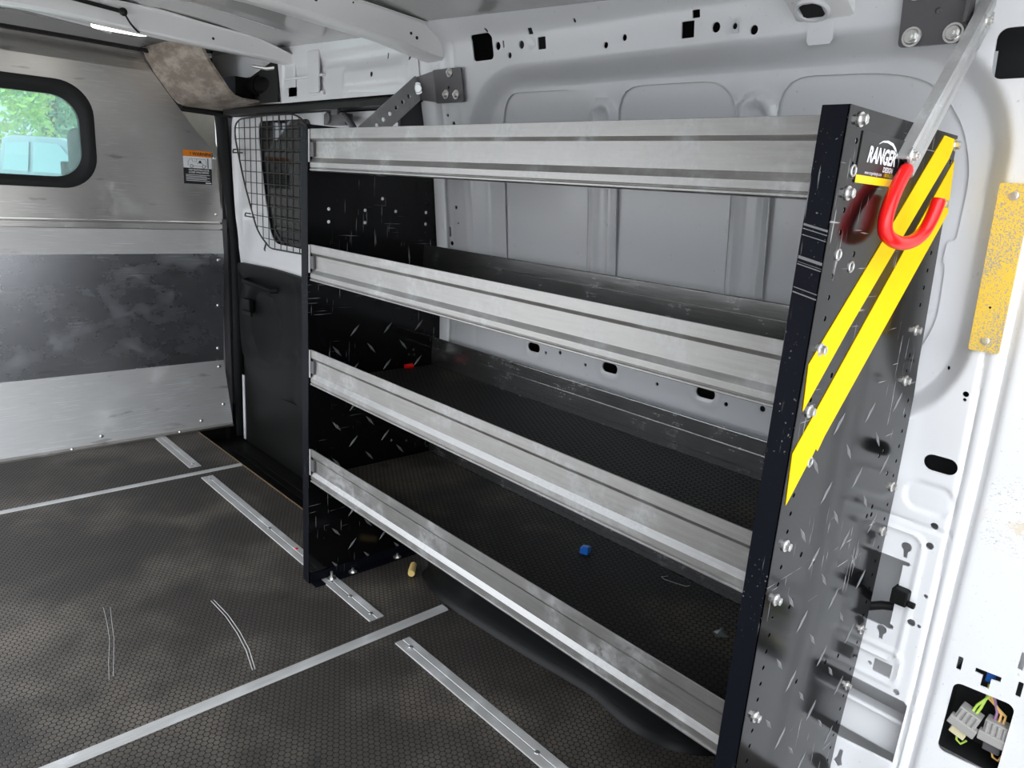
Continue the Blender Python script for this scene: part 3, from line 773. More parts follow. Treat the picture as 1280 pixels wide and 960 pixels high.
# red hook
hk = thing('utility_hook', (.15, -.02, 1.07), 'red vinyl coated hook screwed over the yellow tape', 'hook')
ctrl = [(.154, -.014, 1.112), (.134, -.015, 1.0925), (.113, -.018, 1.071), (.099, -.021, 1.050), (.099, -.024, 1.0335), (.115, -.028, 1.0245), (.140, -.031, 1.0215), (.165, -.033, 1.0245), (.186, -.035, 1.0335), (.197, -.037, 1.047), (.202, -.039, 1.062), (.206, -.040, 1.078)]
sp = spline(ctrl, 5); rr = [.0086] * len(sp); rr[0] = .007; rr[-1] = .0072
part('hook_arm', MB().tube(sp, rr, 12), M['red'], hk, smooth=True)
part('shank', MB().tube([(.154, -.014, 1.112), (.163, -.010, 1.121), (.168, -.0015, 1.126)], .0045, 10), M['zinc'], hk, smooth=True)

# small litter on shelves and floor
def litter(name, mb, mat, loc, label, cat, **kw): return tag(part(name, mb, mat, None, loc, **kw), label, cat)
wn = MB(); L = Vector((.285, 1.218, .5735)); d = Vector((.9, -.15, 0)).normalized(); wn.tube([L - d * .012, L, L + d * .011], [.0055, .0068, .0078], 10)
litter('wire_connector', wn, M['red'], tuple(L), 'tiny red wire connector on the third shelf by the left end', 'wire connector', smooth=True)
bk = MB(); bk.obox((.288, .543, .3125), (.009, .003, 0), (-.003, .009, 0), (0, 0, .0068)); bk.obox((.284, .538, .3155), (.006, .002, 0), (-.002, .006, 0), (0, 0, .009))
litter('plastic_cube', bk, M['blue'], (.288, .543, .3055), 'small blue plastic cube lying on the bottom shelf mat', 'plastic cube', bevel=.0012)
ep = MB(); ep.tube([(.238, 1.108, .0125), (.248, 1.120, .0125), (.272, 1.146, .0125)], [.0095, .010, .009], 14)
fl_y = litter('foam_plug', ep, M['yfoam'], (.247, 1.12, 0), 'yellow foam plug on the floor beside the wheel arch', 'foam plug', smooth=True)
cr = MB(); cr.add([(.243, .19, .3065), (.262, .172, .3065), (.268, .192, .313), (.255, .202, .3065), (.252, .186, .319)], [(0, 1, 4), (1, 2, 4), (2, 3, 4), (3, 0, 4), (0, 3, 2, 1)])
litter('plastic_scrap', cr, M['clear'], (.255, .19, .3055), 'clear crumpled plastic scrap at the right of the bottom shelf', 'plastic scrap')
lp = MB(); lp.tube([(.352, .372, .307), (.338, .378, .3075), (.334, .368, .308), (.340, .345, .308), (.348, .325, .3075), (.357, .322, .307)], .0009, 6)
litter('wire_loop', lp, M['zinc'], (.345, .35, .3055), 'thin loop of wire on the bottom shelf near its back', 'wire', smooth=True)
rb = MB(); rb.obox((.060, 1.432, .0045), (.004, .001, 0), (-.001, .003, 0), (0, 0, .0014))
litter('plastic_chip', rb, M['red'], (.06, 1.432, .003), 'tiny red plastic chip lying in the long floor track', 'chip', bevel=.0005)

# ------------------------------------------------------------------ partition
BY = 2.665
pt = thing('partition', (-.35, BY, 0), 'scuffed bare aluminium partition with window behind the cab', 'partition')
XL = -1.1
def yprof(z): return float(np.interp(z, [0, .27, .275, .722, .728, .817], [2.608, 2.677, 2.677, 2.656, 2.656, 2.668]))
def rx(z): return float(np.interp(z, [0, .27, .82, 1.0, 1.115], [.357, .352, .361, .350, .347]))
def panel_b(name, z0, z1, fy, mat='bulk'):
    m = MB(); nz = 6; nx = 14; zs = [z0 + (z1 - z0) * k / nz for k in range(nz + 1)]
    m.add([(XL + (rx(z) - XL) * i / nx, fy(z), z) for z in zs for i in range(nx + 1)],
          [(k * (nx + 1) + i, k * (nx + 1) + i + 1, (k + 1) * (nx + 1) + i + 1, (k + 1) * (nx + 1) + i) for k in range(nz) for i in range(nx)])
    return part(name, m, M[mat], pt)
panel_b('lower_panel', .006, .272, yprof, 'bulk_worn_lit'); panel_b('middle_panel', .272, .725, yprof, 'bulk_mid'); panel_b('upper_band', .725, .817, yprof, 'bulk_worn_lit')
m = MB(); prof = [(2.69, .817), (2.668, .8172), (2.682, .8178), (2.682, .8228), (2.662, .8234), (2.662, .8405), (2.682, .841), (2.682, .847), (2.665, .8475), (2.69, .8495)]
m.extrude(prof, lambda p, s: (s, p[0], p[1]), [XL, .359]); part('rail', m, M['bulk'], pt)
up = [(XL, .850), (.360, .850), (.350, 1.0), (.347, 1.112), (.336, 1.125), (.312, 1.152), (.262, 1.205), (.222, 1.258), (.190, 1.298), (.124, 1.385), (XL, 1.385)]
wh = rrect(-.35, 1.1375, .255, .170, .105, 8)
m = MB(); m.sheet(up, [wh], lambda x, z, d: (x, BY + d, z), .002)
part('upper_panel', m, M['bulk'], pt)
m = MB(); m.extrude([(2.665, 1.385), (2.677, 1.45), (2.679, 1.45), (2.667, 1.385)], lambda p, s: (s if s < 0 else (.124 if p[1] < 1.4 else .092), p[0], p[1]), [XL, .1])
part('header_band', m, M['bulk'], pt)
m = MB(); m.extrude([(2.588, 0.0008), (2.588, .0085), (2.607, .0115), (2.611, .0008)], lambda p, s: (s, p[0], p[1]), [XL, .35]); part('bottom_flange', m, M['bulk'], pt)
wf = MB(); oo = rrect(-.35, 1.1375, .266, .181, .112, 10); ii = rrect(-.35, 1.1305, .218, .136, .088, 10); mm = rrect(-.35, 1.136, .245, .163, .10, 10)
n = len(oo); rings = [[(x, BY + .001, z) for x, z in oo], [(x, BY - .010, z) for x, z in [(a * .97 + b * .03, c * .97 + d * .03) for (a, c), (b, d) in zip(oo, ii)]],
                      [(x, BY - .014, z) for x, z in mm], [(x, BY - .010, z) for x, z in [(a * .6 + b * .4, c * .6 + d * .4) for (a, c), (b, d) in zip(mm, ii)]],
                      [(x, BY - .004, z) for x, z in ii], [(x, BY + .02, z) for x, z in ii]]
for k in range(len(rings) - 1):
    wf.add(rings[k] + rings[k + 1], [(i, (i + 1) % n, n + (i + 1) % n, n + i) for i in range(n)])
part('window_seal', wf, M['rubber'], pt, smooth=True)
g = MB(); g.sheet(rrect(-.35, 1.1305, .222, .140, .09, 10), [], lambda x, z, d: (x, BY + .012 + d, z), .004, back=True); part('window_glass', g, M['glass'], pt)
for (x, z) in ((.338, .881), (.337, .698), (.333, .51), (.329, .326), (.329, .246), (.327, .09), (.337, 1.098)): bolt(pt, (x, yprof(z) - .0005 if z < .8 else BY - .0005, z), (0, -1, 0), .0075, .005, 'rivet', 'rivet')
for x in (.227, -.151, -.52): bolt(pt, (x, yprof(.036) - .0005, .036), (0, -1, 0), .0075, .005, 'rivet', 'rivet')
for x in (.132, -.256): bolt(pt, (x, 2.597, .0095), (0, 0, 1), .007, .006, 'rivet', 'rivet')
for x in (-.42, -.20, .05, .29): bolt(pt, (x, 2.664, .8225), (0, -1, 0), .004, .003, 'rivet', 'rivet')
# warning label
wl = MB(); W = lambda p, d: (p[0], BY - .0008 + d, p[1])
wlab = part('warning_label', MB().poly([(.217, .995), (.3255, .995), (.3255, 1.121), (.217, 1.121)], W, .0007), M['inkblack'], pt)
part('orange_band', MB().poly([(.217, 1.098), (.3255, 1.098), (.3255, 1.121), (.217, 1.121)], lambda p, d: (p[0], BY - .0012, p[1])), M['orange'], wlab)
part('picture_field', MB().poly([(.217, 1.055), (.3255, 1.055), (.3255, 1.098), (.217, 1.098)], lambda p, d: (p[0], BY - .0012, p[1])), M['white'], wlab)
k = MB(); F = lambda x0, z0: (lambda x, z: (x0 + x, BY - .0016, z0 + z))
text_mesh(k, '\u26a0 WARNING' if False else '! WARNING', .0165, F(.243, 1.1035), 0, bold=.0004)
for c in (.248, .295): k.tube([(c + .0055 * math.cos(a), BY - .0016, 1.0625 + .0055 * math.sin(a)) for a in [2 * PI * i / 14 for i in range(14)]], .0011, 4, closed=True)
def ln(pts, r=.0007): k.tube([(x, BY - .0016, z) for x, z in pts], r, 4)
ln([(.235, 1.063), (.235, 1.079), (.243, 1.090), (.300, 1.090), (.305, 1.079), (.305, 1.063)]); ln([(.254, 1.063), (.289, 1.063)]); ln([(.302, 1.063), (.307, 1.063)])
ln([(.250, 1.089), (.252, 1.080), (.268, 1.080), (.268, 1.089)]); ln([(.311, 1.057), (.311, 1.094)], .002)
k.dome((.281, BY - .001, 1.079), (0, -1, 0), .006, .001, 10, 2); ln([(.27, 1.072), (.281, 1.08), (.292, 1.07)], .0012)
part('pictogram', k, M['inkblack'], wlab)
k = MB()
text_mesh(k, 'KEEP PARTITION DOOR', .0086, F(.236, 1.045), 0, bold=.0002, sx=.85); text_mesh(k, 'CLOSED WHILE DRIVING', .0086, F(.236, 1.036), 0, bold=.0002, sx=.8)
for i in range(5):
    z = 1.0285 - .0055 * i; k.add([(.225, BY - .0016, z), (.317 - .012 * (i % 2), BY - .0016, z), (.317 - .012 * (i % 2), BY - .0016, z + .0018), (.225, BY - .0016, z + .0018)], [(0, 1, 2, 3)])
k.add([(.30, BY - .0016, .998), (.322, BY - .0016, .998), (.322, BY - .0016, 1.002), (.30, BY - .0016, 1.002)], [(0, 1, 2, 3)])
part('small_print', k, M['white'], wlab)

# corrugated conduit over the partition
cd = MB(); pth = []; rad = []
for i in range(260):
    t = i / 259; pth.append((-.75 + .86 * t, 2.625, 1.449 + .004 * math.sin(t * 3))); rad.append(.0085 if i % 2 else .0068)
cdo = tag(part('conduit', cd.tube(pth, rad, 8), M['rubber'], None, (-.3, 2.625, 1.45), smooth=True), 'black corrugated cable conduit along the top of the partition', 'cable conduit')

# overhead corner cover beside the partition
oc = thing('overhead_cover', (.2, 2.45, 1.36), 'brown felted corner cover between partition and roof beam', 'corner cover')
pf = [(.088, 1.462), (.10, 1.43), (.125, 1.385), (.185, 1.305), (.205, 1.287), (.235, 1.279), (.42, 1.279), (.42, 1.285), (.238, 1.286), (.212, 1.293), (.192, 1.311), (.134, 1.388), (.108, 1.435), (.098, 1.464)]
m = MB(); m.extrude(pf, lambda p, s: (p[0] + .04 * s, 2.66 - .42 * s, p[1] + .012 * s), [0, .25, .5, .75, 1])
part('shell', m, M['felt'], oc, smooth=True)
m = MB(); m.tube([(.33, 2.30, 1.345), (.36, 2.20, 1.348), (.39, 2.09, 1.352)], [.030, .032, .032], 16); m.tube([(.342, 2.26, 1.346), (.346, 2.245, 1.346)], .036, 16); m.box(.27, .40, 2.28, 2.40, 1.305, 1.37)
m2 = MB(); m2.box(.338, .346, 2.10, 2.62, 1.288, 1.44); m2.box(.23, .345, 2.615, 2.625, 1.32, 1.46); part('shade_liner', m2, M['dark'], oc)  # added dark sheets for the shade inside the open cover
m2 = MB(); m2.tube([(.10, 2.683, 1.47), (.135, 2.683, 1.39), (.20, 2.683, 1.298), (.225, 2.683, 1.272), (.42, 2.683, 1.268)], .012, 6); part('edge_seal', m2, M['rubber'], oc)
rl = tag(part('belt_reel', m, M['blackplastic'], None, (.36, 2.2, 1.35), smooth=True), 'black cylindrical reel tucked behind the felted corner cover', 'belt reel')
m = MB(); m.tube([(.30, 2.20, 1.400), (.325, 2.15, 1.393), (.345, 2.12, 1.397)], .006, 8); part('bracket', m, M['zinc'], rl, smooth=True)

# ------------------------------------------------------------------ roof
def roofz(x, y): return 1.432 + .03 * y - .11 * max(0, abs(min(x, .27) + .42) - .07) ** 2
rf = MB(); xs = [-1.12 + .0235 * k for k in range(71)]; roofx = None; ys = [-.2 + .02 * k for k in range(180)]
def rd(x, y):
    z = 0
    for yc in (.55, .85, 1.5, 1.75, 2.35): z -= .006 * math.exp(-((y - yc) / .018) ** 2) * smooth01(.27, .2, x)
    for xc in (-.65, -.1): z -= .004 * math.exp(-((x - xc) / .02) ** 2)
    return z
rf.add([(x, y, roofz(x, y) + rd(x, y)) for y in ys for x in xs], [(j * 71 + i, (j + 1) * 71 + i, (j + 1) * 71 + i + 1, j * 71 + i + 1) for j in range(179) for i in range(70)])
ce = struct('ceiling', rf, M['roofpaint'], smooth='all'); k = MB(); k.box(-1.12, .5, 2.70, 2.72, 1.43, 1.56); part('front_header', k, M['roofpaint'], ce)
k = MB(); k.tube([(-1.0, 2.45, 1.485), (-.3, 2.45, 1.49), (-.12, 2.46, 1.478), (-.06, 2.48, 1.47)], .007, 8); part('pressed_edge', k, M['paint'], ce, smooth=True)
ce['label'] = 'glossy grey unlined steel roof skin'
def beam(name, y0, w, zb, zt, xr, label, holes_x=()):
    xs = [-1.1 + (xr + 1.1) * k / 28 for k in range(29)]
    I = lambda tab, x: float(np.interp(abs(x + .35), [t[0] for t in tab], [t[1] for t in tab]))
    m = MB()
    prof = [(-.014, 1.), (-.003, 1.), (0, .95), (0, .08), (.006, 0), (w - .006, 0), (w, .08), (w, .95), (w + .003, 1.), (w + .014, 1.), (w + .014, 1.03), (w * .5, 1.0), (-.014, 1.03)]
    m.extrude(prof, lambda p, x: (x, y0 + p[0], I(zb, x) + (I(zt, x) - I(zb, x)) * p[1]), xs)
    o = struct(name, m, M['beampaint_lit'], smooth=True); o['label'] = label
    for (x, f, r) in holes_x:
        h = MB(); h.cyl((x, y0 - .0004, I(zb, x) + (I(zt, x) - I(zb, x)) * f), (0, 1, 0), r, .0006, 12); part('hole', h, M['dark'], o)
    return o
b1 = beam('trim_3', 1.18, .075, [(0, 1.398), (.23, 1.392), (.54, 1.371), (.67, 1.349)], [(0, 1.452), (.427, 1.434), (.673, 1.418)], .335,
          'white roof beam crossing above the left end panel', ((-.01, .62, .005), (.235, .5, .0035), (.252, .42, .004), (.08, .9, .002)))
b2 = beam('trim_4', 2.0, .07, [(0, 1.427), (.34, 1.412), (.57, 1.406), (.70, 1.40)], [(0, 1.482), (.3, 1.479), (.4, 1.468), (.57, 1.457), (.69, 1.424)], .345,
          'white roof beam crossing above the sliding door', ((.09, .4, .004),))
b3 = beam('trim_5', .172, .092, [(0, 1.41), (.45, 1.40), (.55, 1.392), (.62, 1.372), (.70, 1.332)], [(0, 1.445), (.45, 1.435), (.55, 1.425), (.62, 1.405), (.70, 1.36)], .351,
          'white roof beam end beside the rear end panel brace')
h = MB(); h.extrude(rrect(.3155, .229, .0125, .017, .004, 3), lambda p, t: (p[0], p[1], 1.3715 - .5 * (p[0] - .27) - .0012 * t), [0, 1]); part('square_opening', h, M['dark'], b3)
h = MB(); h.extrude([(-.05, 0), (.05, 0), (.05, .028), (.04, .034), (-.04, .034), (-.05, .028)], lambda p, t: (X(1.33 - p[1]) - .003 + .002 * t, .222 + p[0] * .42, 1.338 - p[1]), [0, 1]); part('end_flange', h, M['paint'], b3)
h = MB(); h.tube([(.300 + .019 * math.cos(a) + .0155, .229 + .0245 * math.sin(a), 1.3715 - .5 * (.0455 + .019 * math.cos(a))) for a in [2 * PI * i / 20 for i in range(20)]], .004, 6, closed=True); part('pressed_rim', h, M['paint'], b3, smooth=True)
h = MB(); h.extrude(rrect(.2, .047, .05, .012, .004, 3), lambda p, t: (p[0] + .03, 1.18 + p[1] - .01, 1.371 - (p[0] - .17) * .16 - t), [0, .001]); part('slot', h, M['dark'], b1)
# side rail over the sliding door
def SR(y, z, d=0.):
    x = .352 - .35 * max(0, z - 1.385)
    q = sdrr(y, z, 1.53, 1.336, .155, .026, .012); x -= .012 * smooth01(.012, -.012, q)
    q = sdrr(y, z, 1.56, 1.395, .25, .016, .01); x += .006 * smooth01(.006, -.006, q)
    return (x + d, y, z)
ol = [(1.30, 1.285), (2.10, 1.285), (2.66, 1.30), (2.66, 1.475), (1.30, 1.475)]
ex = [(1.305 + .0125 * i, 1.302 + .008 * j) for i in range(62) for j in range(21)]
sr = struct('trim_6', MB().sheet(ol, [circ(1.52, 1.34, .007, 10), rrect(1.46, 1.385, .0025, .008, .001, 2), rrect(1.355, 1.375, .004, .008, .001, 2), circ(1.4, 1.398, .004)], SR, .002, ex, flip=True), M['paint'], smooth=True, recalc=False)
k = MB(); k.box(.415, .42, 1.30, 2.70, 1.26, 1.50); part('backing', k, M['cavity_shade'], sr)  # unseen dark plate added to keep daylight out of the rail holes
sr['label'] = 'white pressed side rail above the sliding door'
m = MB()
m.box(.345, .352, 1.99, 2.06, 1.33, 1.425); m.box(.352, .40, 1.985, 2.05, 1.30, 1.335)
m.box(.335, .343, 1.815, 1.885, 1.305, 1.428); m.box(.343, .39, 1.80, 1.88, 1.30, 1.312)
m.box(.338, .40, 1.80, 2.06, 1.352, 1.360)
hb = tag(part('roller_bracket', m, M['paint'], None, (.36, 1.93, 1.36), bevel=.003), 'white folded bracket holding the sliding door roller under the roof', 'bracket')
m = MB(); m.box(.36, .40, 1.30, 2.62, 1.262, 1.283); m.box(.348, .356, 1.30, 2.3, 1.258, 1.276)
tr = struct('trim_7', m, M['rubber'], bevel=.002); tr['label'] = 'black upper guide track of the sliding door'
m = MB(); m.box(.362, .39, 1.70, 1.83, 1.212, 1.245); m.cyl((.355, 1.80, 1.232), (1, 0, 0), .018, .02, 12); m.tube([(.37, 1.72, 1.24), (.365, 1.68, 1.222), (.37, 1.66, 1.20)], .011, 8); m.box(.358, .37, 1.74, 1.78, 1.24, 1.262)
tag(part('door_roller_mechanism', m, M['gunmetal'], None, (.37, 1.75, 1.23), smooth=True, bevel=.002), 'dark metal roller arm below the guide track, above the top shelf', 'roller arm')

# ------------------------------------------------------------------ sliding door
DX = .415
win = roundpoly([(2.452, 1.243), (2.455, 1.18), (2.42, 1.0), (2.365, .83), (2.32, .797), (2.05, .797), (2.035, 1.243)], [.03, .03, .05, .04, .03, .03, .04])
do = roundpoly([(1.32, .60), (2.60, .60), (2.66, .85), (2.685, 1.1), (2.67, 1.275), (2.0, 1.285), (1.9, 1.255), (1.32, 1.255)], [.01, .02, .1, .1, .05, .06, .03, .01])
def DS(y, z, d=0.):
    x = DX
    q = sdrr(y, z, 2.29, 1.02, .36, .29, .10)
    x += .012 * smooth01(.008, -.012, q)
    x += .006 * math.exp(-((y - 1.97) / .012) ** 2)
    return (x + d, y, z)
w2 = rrect(1.42, 1.12, .07, .115, .03)
ex = [(1.33 + .02 * i, .61 + .02 * j) for i in range(67) for j in range(33)]
ex = [p for p in ex if inside(p, do) and not inside(p, win) and not inside(p, w2)]
door = struct('door_1', MB().sheet(do, [win, w2], DS, .004, ex, flip=True), M['paint'], smooth=True, recalc=False)
door['label'] = 'white sliding side door with black lower trim and guarded window'
g = MB(); g.box(DX + .022, DX + .026, 1.33, 2.50, .75, 1.27); part('window_glass', g, M['tint'], door)
tp = roundpoly([(1.32, .20), (2.35, .20), (2.54, .215), (2.60, .30), (2.625, .44), (2.605, .695), (2.3, .705), (1.32, .69)], [.01, .08, .05, .08, .1, .02, .05, .01])
ex = [p for p in [(1.33 + .025 * i, .21 + .025 * j) for i in range(53) for j in range(20)] if inside(p, tp)]
def TP(y, z, d=0.):
    x = DX - .012
    x -= .010 * smooth01(.64, .665, z)
    q = math.hypot((y - 2.40) / .16, (z - .46) / .16); x += .016 * smooth01(1.05, .85, q) * (1 if z > .34 else 1)
    x += .008 * math.exp(-((z - .33 - .2 * (2.4 - y)) / .012) ** 2)
    x += .008 * math.exp(-((y - 2.14) / .015) ** 2)
    return (x + d, y, z)
part('trim_panel', MB().sheet(tp, [], TP, .02, ex, flip=True), M['blackplastic'], door, smooth=True, recalc=False)
lo = MB(); lo.box(DX + .002, DX + .012, 1.32, 2.62, -.085, .62); part('lower_panel', lo, M['blackplastic'], door)
lo = MB(); lo.box(DX - .002, DX + .002, 2.618, 2.634, -.08, .21); part('door_edge', lo, M['paint'], door)
hd = MB(); hd.tube([(DX - .012, 2.52, .636), (DX - .034, 2.515, .630), (DX - .036, 2.40, .628), (DX - .034, 2.27, .624), (DX - .012, 2.262, .626)], .010, 8); part('grab_handle', hd, M['blackplastic'], door, smooth=True)
hd = MB(); hd.box(DX - .026, DX - .005, 2.49, 2.56, .50, .555); hd.box(DX - .034, DX - .024, 2.46, 2.545, .49, .51); part('release_lever', hd, M['blackplastic'], door, bevel=.004)
# wire guard over the door window
gp = [(2.31, .780), (2.42, .835), (2.53, 1.014), (2.605, 1.18), (2.604, 1.228), (2.555, 1.250), (2.30, 1.258), (2.11, 1.257), (2.035, 1.236), (2.00, 1.19), (1.99, .787)]
gp2 = roundpoly(gp, [.03, .05, .05, .03, .03, .05, .03, .05, .03, .03, .03], 4)
gx = DX - .016; gm = MB(); gm.tube([(gx, y, z) for y, z in gp2], .0032, 6, closed=True)
def clipline(fix, axis):
    hits = []
    for i in range(len(gp2)):
        a, b_ = gp2[i - 1], gp2[i]; k = axis
        if (a[k] - fix) * (b_[k] - fix) < 0:
            t = (fix - a[k]) / (b_[k] - a[k]); hits.append(a[1 - k] + t * (b_[1 - k] - a[1 - k]))
    return (min(hits), max(hits)) if len(hits) > 1 else None
y = 2.02
while y < 2.60:
    r_ = clipline(y, 0)
    if r_: gm.tube([(gx, y, r_[0]), (gx, y, r_[1])], .0017, 5)
    y += .0495
z = .815
while z < 1.25:
    r_ = clipline(z, 1)
    if r_: gm.tube([(gx - .003, r_[0], z), (gx - .003, r_[1], z)], .0017, 5)
    z += .0402
gd = part('window_guard', gm, M['wire'], door, label='black wire mesh guard')
for (y, z) in ((2.60, 1.125), (2.50, .885), (2.36, 1.268), (2.22, 1.272)):
    c = MB()
    if z < 1.2: c.tube([(gx, y - .06, z), (gx, y + .03, z), (gx + .003, y + .035, z + .006), (gx + .003, y + .03, z + .012), (gx, y - .02, z + .012)], .0028, 6)
    else: c.tube([(gx, y, z - .05), (gx, y, z), (gx + .012, y, z + .004)], .0028, 6); c.tube([(gx, y - .02, z), (gx, y + .02, z)], .0035, 6)
    part('clip', c, M['wire'], gd)
c = MB(); c.tube([(gx, 2.34, .80), (gx - .004, 2.35, .772), (gx + .01, 2.375, .765)], .0032, 6); part('clip', c, M['wire'], gd)
gm2 = MB()
for k in range(6): gm2.tube([(DX - .004, 1.36 + .025 * k, 1.0), (DX - .004, 1.36 + .025 * k, 1.235)], .0017, 5)
for k in range(6): gm2.tube([(DX - .006, 1.35, 1.01 + .042 * k), (DX - .006, 1.49, 1.01 + .042 * k)], .0017, 5)
part('window_guard', gm2, M['wire'], door)
# rubber door seal
sl = MB(); sl.tube(spline([(.38, 2.70, 1.30), (.388, 2.70, 1.2), (.392, 2.70, 1.1), (.408, 2.70, .97), (.420, 2.70, .85), (.427, 2.70, .75), (.428, 2.70, .5), (.424, 2.70, .2), (.43, 2.70, -.085)], 4), .016, 8, rx=.026)
so = struct('trim_8', sl, M['rubber'], smooth=True); so['label'] = 'black rubber seal of the sliding door opening'
m = MB(); m.sheet([(.22, .9), (.44, .9), (.42, 1.1), (.402, 1.16), (.400, 1.30), (.22, 1.30)], [], lambda x, z, d: (x, 2.80 + .25 * (x - .3) ** 2 * 4 + d, z), .01, [(.25 + .02 * i, 1.0 + .05 * j) for i in range(7) for j in range(6)])
bp = struct('trim_9', m, M['cream'], smooth=True); bp['label'] = 'cream pillar trim beyond the slanted partition edge'
m = MB(); m.box(.36, .385, 2.68, 2.70, .0, .86); m.box(.385, .50, 2.72, 2.74, -.09, 1.3)
bs = struct('trim_10', m, M['gunmetal']); bs['label'] = 'grey pillar strip beside the partition'

# roof lamp and its wire
lt = thing('cargo_lamp', (-.135, 2.085, 1.445), 'glowing oval cargo lamp on the roof above the partition', 'lamp')
m = MB(); m.extrude(rrect(-.135, 2.112, .075, .030, .029, 6), lambda p, t: (p[0], p[1], 1.432 - .010 * t), [0, 1]); part('lamp_lens', m, M['lens'], lt, bevel=.003)
m = MB(); m.extrude(rrect(-.135, 2.112, .083, .036, .032, 6), lambda p, t: (p[0], p[1], 1.50 - .068 * t), [0, 1]); part('lamp_base', m, M['paint'], lt)
wr = thing('wiring', (-.2, 1.99, 1.45), 'black taped cable running along the roof beam to the lamp', 'cable')
m = MB(); m.tube(spline([(-.75, 1.994, 1.488), (-.45, 1.993, 1.478), (-.32, 1.992, 1.468), (-.24, 1.992, 1.462), (-.165, 1.99, 1.456)], 5), .0055, 8); part('taped_cable', m, M['rubber'], wr, smooth=True)
m = MB(); m.ellipsoid((-.160, 1.986, 1.455), .011, .008, .011); part('grommet', m, M['rubber'], wr, smooth=True)
m = MB(); m.tube(spline([(-.158, 1.984, 1.452), (-.143, 1.988, 1.430), (-.118, 2.01, 1.415), (-.098, 2.05, 1.424), (-.07, 2.09, 1.434)], 5), .0028, 6); part('lead', m, M['rubber'], wr, smooth=True)
m = MB(); m.obox((-.098, 2.045, 1.421), (.012, .006, 0), (-.002, .004, 0), (0, 0, .004)); part('plug', m, M['rubber'], wr, bevel=.001)

# ------------------------------------------------------------------ rest of the van body (out of frame, shapes the light)
m = MB(); m.box(-1.16, -1.12, -.30, .80, -.05, 1.40); m.box(-1.16, -1.12, 2.45, 2.9, -.05, 1.40); m.box(-1.16, -1.12, .80, 2.45, 1.27, 1.40)
lwall = struct('wall_left', m, M['paint']); lwall['label'] = 'white inner side wall opposite the shelving'
m = MB(); m.box(-1.16, .55, -.46, -.42, -.55, 0.); m.box(-1.16, .55, 2.72, 3.6, -.14, -.11); m.box(.50, .53, 1.2, 3.0, -.14, 1.28); ex_ = struct('trim_11', m, M['blackplastic']); ex_['label'] = 'rear sill below the cargo floor'
m = MB(); m.box(-.75, .30, 2.95, 3.35, 1.325, 1.36); pass
hl = struct('trim_12', m, M['cream'], bevel=.01); hl['label'] = 'cream cab headliner seen through the partition window'
st = thing('cab_seat', (.05, 2.95, .3), 'dark grey cab seat headrest behind the partition window', 'seat')
m = MB(); m.obox((-.045, 2.86, 1.085), (.085, 0, 0), (0, .035, .0), (0, -.01, .085)); part('headrest', m, M['seat'], st, bevel=.03, seg=4, smooth=True)
m = MB(); m.obox((.02, 2.95, .62), (.22, 0, 0), (0, .06, .0), (0, -.03, .33)); part('backrest', m, M['seat'], st, bevel=.04, seg=3, smooth=True)
m = MB(); m.obox((.02, 3.15, .22), (.24, 0, 0), (0, .25, 0), (0, 0, .09)); part('cushion', m, M['seat'], st, bevel=.04, seg=3, smooth=True)
m = MB(); m.box(-.18, .22, 2.95, 3.35, -.11, .15); part('base', m, M['blackplastic'], st)
for x in (-.08, -.02):
    m = MB(); m.cyl((x, 2.87, .92), (0, 0, 1), .006, .12, 8); part('post', m, M['zinc'], st)

